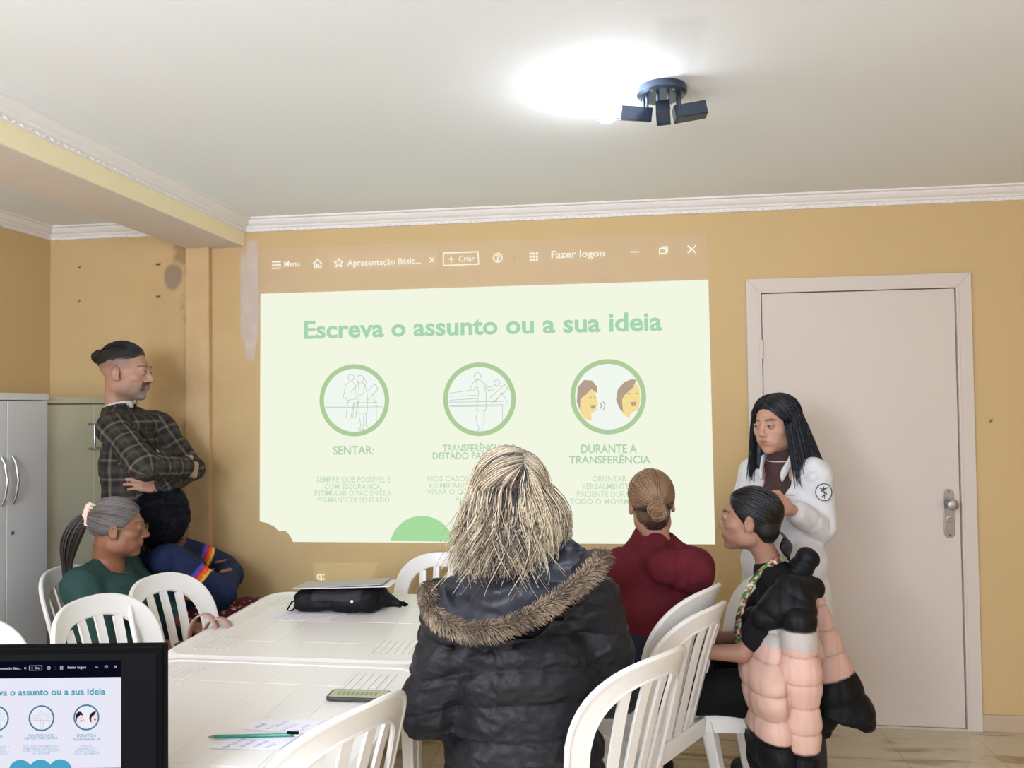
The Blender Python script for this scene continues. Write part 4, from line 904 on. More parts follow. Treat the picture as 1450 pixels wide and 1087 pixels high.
# ============================================================ man in plaid, arms crossed
def man():
    Y = 3.42; hcw = at(179, 527, Y); loc = np.array([hcw[0]-.0, Y, 0.]); fb = 98
    c = stand(1.84, .185); L = lambda px, py, y: W2L(at(px, py, y), loc, fb)
    c.update(girth=1.0, s=1.08, hs=1.10, neck=1.12); c['hc'] = W2L(hcw, loc, fb)+np.array([0, .0, 0]); c['R'] = rotm(fb-80, -4, 0)
    c['nb'] = c['hc']+np.array([0, -.045, -.185]); c['sh'] = [L(224, 603, 3.59), L(160, 605, 3.27)]
    m = (np.array(c['sh'][0])+c['sh'][1])/2; c['che'] = (m[0], m[1]+.0, 1.27); c['pel'] = (m[0], m[1]+.0, .98)
    c['hip'] = [(m[0]-.09, m[1], .93), (m[0]+.09, m[1], .93)]; c['kn'] = [(m[0]-.1, m[1]+.02, .5), (m[0]+.1, m[1]+.02, .5)]; c['an'] = [(m[0]-.11, m[1], .09), (m[0]+.11, m[1], .09)]; c['to'] = [(m[0]-.13, m[1]+.14, .035), (m[0]+.13, m[1]+.14, .035)]
    c['el'] = [L(270, 663, 3.60), L(203, 660, 3.17)]; c['wr'] = [L(231, 689, 3.36), L(262, 662, 3.42)]; print('man arms', [np.linalg.norm(np.array(c['sh'][i])-c['el'][i]).round(3) for i in (0, 1)], [np.linalg.norm(np.array(c['wr'][i])-c['el'][i]).round(3) for i in (0, 1)], c['sh'])
    c['hand'] = [dict(d=L(198, 683, 3.30)-c['wr'][0], n=(-.1, -.95, -.2), thumb=-1, s=1.02, curl=(8, 12, 10), spread=.8), dict(d=(-.9, -.1, -.2), n=(0, -1, 0), thumb=1, curl=(40, 50, 30))]
    c['face'] = dict(fem=False, jaw=1.18, nose=1.2, lips=.9)
    def stub(mix, x, y, z, ax, V):
        n = fbm(V, 60, 2)
        mix(np.clip(sst(z, -.005, .03)*(1-sst(y, .02, .055))*.55, 0, 1), srgb(92, 74, 64))
        low = sst(-z, .048, .075)*sst(y, -.02, .03); must = sst(.034-ax, 0, .008)*sst(.012-np.abs(z+.045-.0), 0, .006)*(y > .07)
        side = sst(-z, .02, .05)*sst(.045-np.abs(y-.02), 0, .03)*.45
        bare = sst(.0225-ax, 0, .004)*sst(.011-np.abs(z+.0605), 0, .003)*(y > .07)
        k = np.clip(low+side, 0, .85)*(1-bare)*(z > -.135)
        jaw_ = sst(-z-.25*np.clip(.05-y, 0, .1), .028, .062)*sst(y, -.03, .0)*sst(ax+.6*np.clip(-z-.05, 0, .1), .018, .03)*(1-bare)
        mix(.5*jaw_, srgb(112, 92, 80)); g = sst(-z+n*.01, .070, .085)*sst(.036-ax, 0, .012)*(y > .03); mix(.8*g, srgb(128, 120, 114)); mix(np.clip(must, 0, .9)*(1-bare), srgb(52, 44, 40))
        bot = sst(ax-.016, 0, .006)*sst(.04-ax, 0, .008)*sst(.02-np.abs(z+.062), 0, .008)*(y > .05); mix(bot*.8, srgb(60, 52, 48))
    o = person(c, loc, fb, 'person in a dark plaid shirt standing with arms crossed, hair tied in a top knot', srgb(176, 132, 110), srgb(140, 90, 82), srgb(58, 44, 38), 'skin_tan', .004, stub)
    def plaid(V):
        U, W, I = arm_seg(c, V); base = np.tile(np.array(srgb(40, 37, 36)), (len(V), 1)); n = 1+.12*fbm(V, 40, 2)
        def st(x, per, w_, ph=0): return sst(w_-np.abs(((x+ph) % per)-per/2), 0, .004)
        a = st(U, .085, .006)+.5*st(U, .085, .017, .0425)*.5; b = st(W, .085, .006, .02)+.25*st(W, .085, .018, .06)
        k = np.clip(a*.36+b*.36, 0, 1)[:, None]; dark = (st(U, .085, .02, .03)*st(W, .085, .02, .05))[:, None]
        return (base*(1-k)+np.array(srgb(142, 130, 112))*k)*(1-.4*dark)*n[:, None]
    garment(c, o, 'plaid_shirt', plaid, 'plaid_flannel', .016, .0055, (.97, .97), .86, fold=.009, sl=1.06, girth=1.14)
    hc, R = c['hc'], c['R']; T = lambda p: hc+R@(np.array(p)*1.1)
    # collar
    nb = np.array(c['nb']); col = []
    F = Field(); F.u(cap(nb+[0, .005, -.02], nb+[0, .008, .045], .080, .070)); F.sub(cap(nb+[0, .01, -.05], nb+[0, .012, .09], .064, .065), .003); F.inter(plane(nb+[0, 0, .030], (0, -.25, 1)), .004); F.sub(ell(nb+[0, .1, .0], (.022, .06, .07)), .006)
    solid('collar', F, nb-.15, nb+.15, .0045, cloth('plaid_flannel'), o, plaid)
    F = Field(); F.u(cap(nb+[0, .0, -.02], nb+[0, .004, .058], .066, .0645)); F.sub(cap(nb+[0, .0, .0], nb+[0, .004, .12], .061, .061), .002); F.inter(plane(nb+[0, 0, .038], (0, -.25, 1)), .003)
    solid('undershirt_collar', F, nb-.13, nb+.13, .004, cloth('white_cotton'), o, flat(srgb(210, 205, 200)))
    # hair on top combed back into a knot
    dk = srgb(26, 24, 26); 
    def top(F, T_): F.inter(T_(plane((0, 0, .048), (0, .25, -1))), .006); F.u(T_(ell((0, -.112, .060), (.026, .030, .030))), .012)
    hair_cap('hair', c, o, flat(dk), m_hair, (.073, .100, .094), top, .0045, (0, .066, .080))
    D = sph(np.stack([RNG.uniform(-.62, .62, 260), RNG.uniform(-.3, .8, 260), RNG.uniform(.55, 1, 260)], 1)); P_ = pull(D, (0, -1, .28), 12, CTR, (.074, .101, .096), R, hc, 1.1, .02, 0, .003)
    strands('hair_strands', P_, m_hair, o, .0024, np.array(dk)*RNG.uniform(.5, 2.4, (260, 1)))
    t = np.linspace(0, 1, 40); spir = [T((.0+.021*math.cos(a*22)*(1-.5*a), -.120-.02*a, .058+.024*math.sin(a*22)*(1-.5*a))) for a in t]
    curve('hair_knot', spir, [.011*(1-.3*a) for a in t], mat('dark_hair_plain', dk, .45, .5), o)
    # neck cord and badge
    m_cord = mat('black_cord', (.01, .01, .012), .6); f = lambda x, y, z: (x, y, z)
    fr = lambda x, z: np.array([x, .115-.04*abs(x)/.1+.0*(1.4-z), z])
    curve('lanyard', [nb+[-.07, .0, .02], nb+[-.06, .07, -.03], (-.035, .12, 1.42), (-.012, .155, 1.36), (0, .165, 1.335)], .0035, m_cord, o, 6); curve('lanyard', [nb+[.07, .0, .02], nb+[.06, .07, -.03], (.035, .12, 1.42), (.012, .155, 1.36), (0, .165, 1.335)], .0035, m_cord, o, 6)
    bp = W2L(at(222, 627, 3.30), loc, fb); b = MB().box(-.022, .022, -.002, .002, -.026, .012).build('badge', mat('badge_plastic', srgb(225, 225, 215), .3), o, bevel=.001, loc=(bp[0], .185, 1.315)); b.rotation_euler = (-.2, .25, -.4)
    MB().tube([(0, .165, 1.345), (0, .18, 1.325)], .004, 6).build('badge_clip', m_metal, o)
    trousers(c, o, srgb(40, 42, 50), 'dark_denim')
man()
# ============================================================ presenter in a white coat
def fallhair(N, K, hc, R, s, rad, part, phi, length, flare, curl, rg, back=-.10, mid=.42, frontlift=0, jit=.006):
    ph = np.radians(rg.uniform(phi[0], phi[1], N)); side = np.where(np.sin(ph) >= 0, 1, -1)   # phi 0 = back, + = own right
    E = np.stack([np.sin(ph), -np.cos(ph), np.full(N, back)+rg.uniform(-.05, .05, N)], 1); fy = np.clip(-np.cos(ph)*1.5+rg.uniform(-.12, .12, N), -.8, .80)
    S0 = np.stack([part+side*.03+rg.uniform(-.02, .02, N), fy, np.full(N, 1.0)*np.sqrt(np.clip(1-fy**2, .2, 1))], 1); S0 = sph(S0); E = sph(E)
    t = np.linspace(0, 1, K); L = np.zeros((N, K, 3)); om = np.arccos(np.clip((S0*E).sum(1), -1, 1)); thick = rg.uniform(0, 1, N)
    for k, tt in enumerate(t):
        a = min(tt/mid, 1); w = (np.sin((1-a)*om)/np.sin(om))[:, None]*S0+(np.sin(a*om)/np.sin(om))[:, None]*E; w = sph(w)
        p = np.array(CTR)+w*np.array(rad)*(1+.06*thick[:, None]*np.sin(math.pi*min(a, .8)))
        if tt > mid:
            b = (tt-mid)/(1-mid); out = np.stack([np.sin(ph), -np.cos(ph), np.zeros(N)], 1)
            p = p+out*flare(b, ph)[:, None]+np.stack([np.zeros(N)]*2+[-b*fallhair.len], 1)
            p = p+curl*(b+b*b)*np.stack([np.sin(b*4+fallhair.ph), np.cos(b*3.4+fallhair.ph*1.7), np.zeros(N)], 1)
        L[:, k] = p
    L += rg.normal(0, jit, (N, 1, 3))*(np.clip(t*2, .15, 1)[None, :, None])
    return np.asarray(hc)+(L*s)@np.asarray(R).T
def set_fall(N, fn, rg): fallhair.len = fn(N, rg); fallhair.ph = rg.uniform(0, 6.28, N)
def presenter():
    Y = 3.36; hcw = at(1101, 600, Y); loc = np.array([hcw[0]+.01, Y, 0.]); fb = -135
    c = stand(1.58, .15); k = 1.58/1.75; c.update(girth=.98, s=.92, hs=.99, neck=.88); c['hc'] = W2L(hcw, loc, fb)+np.array([0, .015, .0]); c['R'] = rotm(fb+136, -7, 0)
    c['nb'] = c['hc']+np.array([0, -.05, -.175]); L = lambda px, py, y: W2L(at(px, py, y), loc, fb)
    zs = 1.238; c['sh'] = [(-.142, -.03, zs), (.142, -.03, zs)]; c['che'] = (0, -.01, 1.08); c['pel'] = (0, -.01, .86)
    c['el'] = [L(1163, 748, 3.29), (.205, -.0, .99)]; c['wr'] = [L(1116, 719, 3.13), (.04, .21, 1.06)]
    c['hand'] = [dict(d=L(1078, 703, 3.10)-c['wr'][0], n=(.1, -.8, -.5), thumb=-1, s=.9, curl=(25, 35, 25), tcurl=.8), dict(d=(-.75, .3, -.1), n=(0, -.7, -.7), thumb=1, s=.88, curl=(35, 45, 25), tcurl=.9)]
    c['face'] = dict(fem=True, jaw=.95, nose=.95, lips=1.2)
    o = person(c, loc, fb, 'person in a white lab coat standing before the door, long straight black hair', srgb(190, 142, 120), srgb(160, 92, 88), srgb(46, 34, 32), 'skin_warm', .0035)
    white = srgb(214, 210, 210)
    def ops(F):
        F.u(ecap((0, -.01, .86), (0, -.01, .52), .13, .155, (1, 0, 0), 1.35), .05)
        F.sub(lambda P: np.maximum(np.abs(P[..., 0]+.0)-(.006+.075*np.clip((P[..., 2]-1.0)/.26, 0, 1)**.8), .045-.07*np.clip((P[..., 2]-1.12)/.12, 0, 1)-P[..., 1]), .006); F.sub(ell(np.array(c['nb'])+[0, .005, .035], (.066, .066, .06)), .01)
    def ccol(V): return np.tile(np.array(white), (len(V), 1))*(1+.02*fbm(V, 20, 2))[:, None]
    coat = garment(c, o, 'lab_coat', ccol, 'lab_coat_cotton', .017, .005, (.86, .93), .50, ops, fold=.010, sl=1.06, girth=.95, bumpy=(18, .45, .016), fscale=7)
    brown = srgb(78, 56, 54); F = Field(); nb = np.array(c['nb'])
    F.u(ecap((0, .0, .9), (0, .0, 1.08), .088, .084, (1, 0, 0), 1.25)); F.u(ecap((0, .0, 1.08), nb-[0, -.004, .03], .086, .05, (1, 0, 0), 1.3), .03); [F.u(cap(nb-[0, 0, .02], c['sh'][i], .048, .044), .02) for i in (0, 1)]; F.u(cap(nb-[0, 0, .04], nb+(c['hc']-nb)*.32, .058, .054), .02); F.disp(lambda P: folds(P, .003, 14))
    solid('turtleneck', F, (-.25, -.2, .75), (.25, .25, 1.45), .005, cloth('brown_knit'), o, flat(brown, .08, 60))
    for s in (-1, 1):                                     # stand-up collar and lapel edge
        pts = [nb+[s*.056, -.045, .055], nb+[s*.072, -.0, .05], nb+[s*.066, .045, .03], nb+[s*.05, .085, -.03]]
        F = Field(); 
        for a, b in zip(pts[:-1], pts[1:]): F.u(ecap(a, b, .0075, .0075, (0, 0, 1), 3.4), .006)
        solid('collar', F, nb-.2, nb+.2, .004, cloth('lab_coat_cotton'), o, ccol)
    curve('necklace', [nb+[.058*math.sin(a), .012+.055*math.cos(a), .028-.006*math.cos(a)] for a in np.linspace(-1.5, 1.5, 14)], .0022, mat('pearl', srgb(215, 200, 185), .3, .6), o, 6)
    # badge on the left sleeve: a ring with a staff sign, and the stitched name on the breast
    sh, el = np.array(c['sh'][0]), np.array(c['el'][0]); ax = nrm(el-sh); pc = sh+(el-sh)*.27
    outd = nrm(np.array([-.72, .70, .05])); outd = nrm(outd-ax*(outd@ax)); tt = np.cross(outd, ax)
    rad = .083; Ps = lambda a, b: pc+ax*b+outd*math.cos(a/rad)*rad+tt*math.sin(a/rad)*rad
    m_thr = mat('black_thread', (.01, .012, .02), .7); mp = mat('patch_cloth', srgb(214, 212, 210), .8)
    mb = MB(); V = [Ps(0, 0)]+[Ps(.032*math.cos(a), .034*math.sin(a)) for a in np.linspace(0, 2*math.pi, 33)[:-1]]; mb.add(V, [(0, i+1, (i+1) % 32+1) for i in range(32)]); pt = mb.build('sleeve_patch', mp, o)
    off = outd*.0015
    curve('patch_ring', [Ps(.031*math.cos(a), .033*math.sin(a))+off for a in np.linspace(0, 2*math.pi, 29)[:-1]], .0016, m_thr, pt, 6, True)
    curve('patch_sign', [Ps(0, b)+off for b in np.linspace(-.022, .024, 6)], .0014, m_thr, pt, 5); curve('patch_sign', [Ps(.009*math.sin(b*270), b)+off for b in np.linspace(-.018, .02, 24)], .0018, m_thr, pt, 5)
    curve('patch_sign', [Ps(.016, -.018)+off, Ps(.004, -.012)+off, Ps(0, -.014)+off, Ps(-.004, -.012)+off, Ps(-.016, -.018)+off], .0018, m_thr, pt, 5)
    for i in range(2):
        x0 = -.055-.037*i; pts = [np.array([x0-.0042*j, .128-.018*i-.0022*j, 1.165-.0*j+(.0035 if j % 2 else -.001)-.002*i]) for j in range(8)]
        curve('stitched_name', pts, .0012, m_thr, o, 5)
    for z in (1.15, 1.05, .96): MB().lathe([(.0075, 0), (.0075, .003), (.004, .0035)], 12, (-.045, .138-.0*(1.1-z), z), (-.2, 1, 0)).build('coat_button', mat('white_button', (.8, .8, .8), .3), o)
    # hair
    dk = np.array(srgb(24, 26, 34)); hc, R = c['hc'], c['R']
    def ext(F, T):
        F.u(T(ell((0, -.055, -.05), (.075, .055, .12))), .04)
        for x in (-1, 1): F.u(T(cap((x*.072, .0, .01), (x*.088, .01, -.17), .022, .024)), .03)
    hair_cap('hair', c, o, flat(dk), m_hair, (.080, .100, .088), ext, .0045, (0, .074, .078), (0, .8, -.6), .001)
    rg = np.random.default_rng(4); N = 900; set_fall(N, lambda n, g: g.uniform(.215, .27, n), rg)
    fl = lambda b, ph: b*(.020+.022*np.abs(np.sin(ph))+.03*(np.cos(ph) > .2)); ph = None
    P_ = fallhair(N, 16, hc, R, .99, (.084, .103, .091), .12, (-122, 122), None, fl, .004, rg, back=-.12)
    strands('hair_strands', P_, m_hair, o, rg.uniform(.0018, .0028, N), dk*rg.uniform(.5, 1.8, (N, 1)), taper=(1, .5))
    c['girth'] = .84; trousers(c, o, srgb(60, 58, 60), 'grey_trousers', .004)
presenter()
# ============================================================ woman with glasses and green top
def elder():
    Y = 3.02; fb = 84; hcw = at(168, 747, Y); loc = np.array([hcw[0]-.05, Y, 0.]); c = sit(w=.17, top=.885)
    L = lambda px, py, y: W2L(at(px, py, y), loc, fb); c.update(girth=1.38, s=1.02, hs=1.01, neck=1.12)
    c['hc'] = W2L(hcw, loc, fb); c['R'] = rotm(fb-62, -5, 0); c['nb'] = c['hc']+np.array([-.01, -.05, -.145])
    c['sh'] = [(-.165, -.02, .845), (.165, -.02, .845)]; c['che'] = (0, .02, .72); c['pel'] = (0, .0, .56)
    c['el'] = [(-.22, .12, .65), (.235, .13, .64)]; c['wr'] = [(-.06, .33, .62), (.10, .345, .585)]
    c['hand'] = [dict(d=(.3, .9, -.2), n=(0, 0, -1), thumb=1, curl=(20, 25, 20)), dict(d=(-.3, .9, -.15), n=(0, -.1, -1), thumb=-1, curl=(20, 25, 20))]
    c['face'] = dict(fem=True, jaw=1.18, nose=1.25, lips=1.1)
    o = person(c, loc, fb, 'person in a dark green top with glasses and grey hair in a ponytail, seated', srgb(138, 92, 68), srgb(105, 62, 52), srgb(70, 56, 48), 'skin_brown', .004)
    grn = srgb(44, 70, 66); garment(c, o, 'green_top', flat(grn, .05), 'green_jersey', .013, .006, (.72, .72), None, lambda F: F.sub(ell(np.array(c['nb'])+[.0, .055, .015], (.085, .085, .045), rotm(0, -25, 0)), .01), fold=.006, girth=1.40, sl=1.2)
    trousers(c, o, srgb(30, 30, 36), 'black_trousers')
    hc, R, s = c['hc'], c['R'], 1.01; T = lambda p: hc+R@(np.array(p)*s); gr = np.array(srgb(112, 104, 100))
    hair_cap('hair', c, o, flat(gr*.8), m_hair, (.079, .101, .088)); N = 700; D = dirs_hair(N); N = len(D)
    P_ = pull(D, (0, -1, .22), 12, CTR, (.081, .104, .090), R, hc, s, .01, .01, .003); rg = RNG
    cl = gr*rg.uniform(.45, 1.5, (N, 1)); strands('hair_strands', P_, m_hair, o, .0017, cl)
    # ponytail
    N = 260; t = np.linspace(0, 1, 16); st = np.array([0, -.118, .05]); a = rg.uniform(0, 6.28, N); r = np.sqrt(rg.uniform(0, 1, N)); P_ = np.zeros((N, 16, 3))
    for k, tt in enumerate(t):
        cx = st+np.array([.0, -.055*math.sin(tt*2.2), .025*math.sin(tt*3)*(1-tt)-.255*tt**1.15]); w = .014+.024*math.sin(math.pi*min(tt+.12, .93))
        P_[:, k] = cx+np.stack([np.cos(a)*r*w*1.1, np.sin(a)*r*w, np.zeros(N)], 1)
    P_ = hc+(P_*s)@R.T; tail = P_; dkb = np.array(srgb(58, 48, 44)); strands('ponytail', P_, m_hair, o, .0024, dkb*rg.uniform(.5, 1.7, (N, 1)))
    # claw clip
    pk = mat('pale_pink_plastic', srgb(226, 196, 180), .35, .5); cl_ = MB()
    spine = [T((0, -.108-.012*math.sin(u*3.14), .095-.085*u)) for u in np.linspace(0, 1, 8)]
    for sx in (-1, 1):
        cl_.tube([T((sx*.028, -.112-.010*math.sin(u*3.14), .095-.085*u)) for u in np.linspace(0, 1, 8)], .0105, 8, flat=.6)
        for u in np.linspace(.05, .95, 8): q = np.array((sx*.030, -.105-.010*math.sin(u*3.14), .095-.085*u)); cl_.tube([T(q), T(q+np.array([sx*.002, .024, 0])), T(q+np.array([-sx*.006, .032, 0]))], [.0036, .003, .0015], 5)
    cl_.tube([T((-.028, -.125, .052)), T((.028, -.125, .052))], .009, 8)
    cl_.build('hair_clip', pk, o, smooth=True)
    # glasses
    g = MB(); m_g = mat('gold_frame', srgb(150, 120, 85), .35, .5, metal=.6)
    for x in (-1, 1):
        g.tube([T((x*.032+.021*math.cos(b), .106-.012*abs(math.cos(b))*(1 if x*math.cos(b) > 0 else 0), .0+.0165*math.sin(b))) for b in np.linspace(0, 2*math.pi, 21)[:-1]], .0014, 5, True)
        g.tube([T((x*.053, .094, .004)), T((x*.068, .07, .005)), T((x*.078, .0, .006)), T((x*.079, -.012, .0))], .0016, 5)
    g.tube([T((-.011, .106, .004)), T((0, .109, .007)), T((.011, .106, .004))], .0014, 5); g.build('glasses', m_g, o, smooth=True)
    curve('thin_necklace', [np.asarray(c['nb'])+[.068*math.sin(b), .02+.072*math.cos(b), -.012-.025*math.cos(b)] for b in np.linspace(-1.4, 1.4, 16)], .0012, m_g, o, 5)
elder()
# ============================================================ woman with the afro and striped sleeves
def afro():
    Y = 3.42; fb = 62; hcw = at(240, 738, Y); loc = np.array([hcw[0]-.03, Y, 0.]); c = sit(w=.17, top=.83, kneex=.10, thigh=.46)
    c.update(girth=1.22, hs=1.0); c['hc'] = W2L(hcw, loc, fb); c['R'] = rotm(fb-22, -4, 0); c['nb'] = c['hc']+np.array([0, -.045, -.155])
    c['sh'] = [(-.17, .03, .865), (.17, .03, .865)]; c['che'] = (0, .05, .75); c['pel'] = (0, .0, .56)
    c['el'] = [(-.215, .27, .735), (.21, .25, .70)]; c['wr'] = [(.05, .30, .74), (-.03, .30, .76)]
    c['hand'] = [dict(d=(.9, -.15, -.15), n=(0, -1, 0), thumb=-1, curl=(15, 20, 10), s=.95), dict(d=(-.85, -.4, -.35), n=(0, -1, -.1), thumb=1, curl=(35, 45, 25), s=.92)]
    c['face'] = dict(jaw=1.05, nose=1.2, lips=1.4)
    o = person(c, loc, fb, 'person with a black afro and rainbow-striped navy sleeves, seated with arms crossed', srgb(130, 90, 66), srgb(110, 66, 58), srgb(40, 30, 26), 'skin_deep', .0045)
    def col(V):
        U, W, I = arm_seg(c, V); b = np.tile(np.array(srgb(28, 36, 66)), (len(V), 1))*(1+.06*fbm(V, 20, 2))[:, None]
        for k in (1, 3):
            m = I == k; u = U-.125
            for j, cc in enumerate((srgb(60, 70, 170), srgb(190, 40, 60), srgb(215, 90, 40), srgb(235, 170, 50))): mm = m & (u > j*.014) & (u <= (j+1)*.014); b[mm] = cc
        return b
    garment(c, o, 'striped_sweatshirt', col, 'navy_fleece', .018, .006, (.95, .93), .5, fold=.010, sl=1.12)
    zp = mat('zip_cord', srgb(190, 180, 175), .5); nb = np.array(c['nb'])
    curve('drawstring', [nb+[.04, .07, -.03], nb+[.055, .13, -.08], nb+[.06, .17, -.14]], .003, zp, o, 6)
    def dots(V):
        n = noise(V, 85); k = (n > .42)[:, None]; return np.where(k, np.array(srgb(215, 170, 160)), np.array(srgb(92, 36, 42)))
    trousers(c, o, None, 'dotted_maroon_cloth', .022, .005, fn=dots)
    hc, R = c['hc'], c['R']; F = Field(); F.u(inhead(ell((0, -.04, .025), (.118, .125, .145)), hc, R)); F.sub(inhead(ell((0, .11, -.04), (.062, .075, .1)), hc, R), .03); F.disp(lambda P: .010*fbm(P, 22, 3)); 
    bk = np.array(srgb(12, 13, 22)); solid('afro_hair', F, hc-.26, hc+.26, .005, m_hairm, o, flat(bk, .3, 60))
    D = sph(RNG.normal(size=(1500, 3))); D = D[(D[:, 1] < .45)][:1000]; n = len(D); t = np.linspace(0, 1, 8); ph = RNG.uniform(0, 6.28, n); P_ = np.zeros((n, 8, 3)); A = sph(np.cross(D, (0.1, .2, .9))); Bv = np.cross(D, A)
    for k, tt in enumerate(t): P_[:, k] = np.array((0, -.04, .025))+D*np.array((.112, .118, .138))*(1+.13*tt)+.008*(A*np.cos(ph+tt*9)[:, None]+Bv*np.sin(ph+tt*9)[:, None])
    strands('curls', hc+P_@R.T, m_hairm, o, .0017, bk*RNG.uniform(.5, 2, (n, 1)))
afro()
# ============================================================ woman in maroon hoodie with a low bun
def hoodie():
    Y = 2.92; fb = -12; hcw = at(922, 712, Y); loc = np.array([hcw[0]+.02, Y, 0.]); c = sit(w=.15, top=.93); c.update(girth=1.16, hs=1.0, s=1.0)
    c['hc'] = W2L(hcw, loc, fb); c['R'] = rotm(fb+6, -4, -3); c['nb'] = c['hc']+np.array([.005, -.02, -.14]); c['sh'] = [(-.14, -.02, .935), (.13, -.02, .93)]; c['che'] = (0, .0, .80); c['pel'] = (0, -.0, .58)
    c['el'] = [(-.21, .06, .70), (.17, .14, .71)]; c['wr'] = [(-.08, .30, .62), (.08, .30, .62)]; c['hand'] = [dict(d=(.4, .9, 0), n=(0, 0, -1), thumb=1), dict(d=(-.4, .9, 0), n=(0, 0, -1), thumb=-1)]
    o = person(c, loc, fb, 'person in a maroon hooded sweatshirt with blond-brown hair in a low bun, seen from behind', srgb(190, 140, 118), srgb(160, 100, 90), srgb(80, 60, 50), 'skin_light', .0055)
    mar = srgb(98, 30, 40); nb = np.array(c['nb'])
    def ops(F):
        F.u(cap(nb-[.0, .0, .04], nb+[0, .0, .012], .085, .074), .03)
        F.u(ell(nb+[.06, -.105, -.075], (.12, .055, .07), rotm(0, 0, 12)), .012); F.u(ell(nb+[.115, -.075, -.10], (.065, .06, .065)), .02)
        F.sub(ell(nb+[.0, -.015, .05], (.062, .055, .05)), .015)
    garment(c, o, 'maroon_hoodie', flat(mar, .05), 'maroon_fleece', .018, .0055, (.95, .95), .47, ops, fold=.012, sl=1.1, fscale=8, girth=1.06)
    trousers(c, o, srgb(40, 44, 60), 'navy_jeans')
    hc, R = c['hc'], c['R']; T = lambda p: hc+R@np.array(p); b = np.array(srgb(140, 108, 80)); dk = np.array(srgb(70, 52, 44))
    def ext(F, T_): F.u(T_(ell((0, -.04, -.045), (.058, .048, .045))), .03)
    hair_cap('hair', c, o, flat(b*.55), m_hair, (.079, .101, .088), ext); D = dirs_hair(1300); N = len(D); e = (.04, -1, -.42)
    P_ = pull(D, e, 14, CTR, (.081, .104, .090), R, hc, 1, .015, .01, .003); g = RNG.uniform(.55, 1.45, (N, 1)); low = (D[:, 2:3] < -.25)
    strands('hair_strands', P_, m_hair, o, .0017, np.where(low, dk, b)*g)
    D = sph(np.stack([RNG.uniform(-.7, .7, 260), RNG.uniform(-.9, -.4, 260), RNG.uniform(-1.0, -.6, 260)], 1)); P_ = pull(D, e, 8, (0, -.03, -.02), (.066, .078, .085), R, hc, 1, .02, 0, .004); strands('nape_hair', P_, m_hair, o, .0016, dk*RNG.uniform(.6, 1.5, (260, 1)))
    ctr = np.array([.006, -.122, -.022]); N = 160; K = 26; t = np.linspace(0, 1, K); off = RNG.normal(0, .0055, (N, 3)); P_ = np.zeros((N, K, 3))
    for k, tt in enumerate(t): a = tt*10+1.2; r = .029*(1-.78*tt); P_[:, k] = ctr+np.array([r*math.cos(a), -.012*tt-.006, r*math.sin(a)])+off*np.array([1, 1.2, 1])*(1-.3*tt)
    bn = solid('hair_bun', Field().u(inhead(ell(ctr, (.033, .022, .033)), hc, R)), hc-.2, hc+.2, .004, m_hair, o, flat(b*.6)); strands('bun_strands', hc+P_@R.T, m_hair, bn, .0022, b*RNG.uniform(.65, 1.6, (N, 1)))
hoodie()
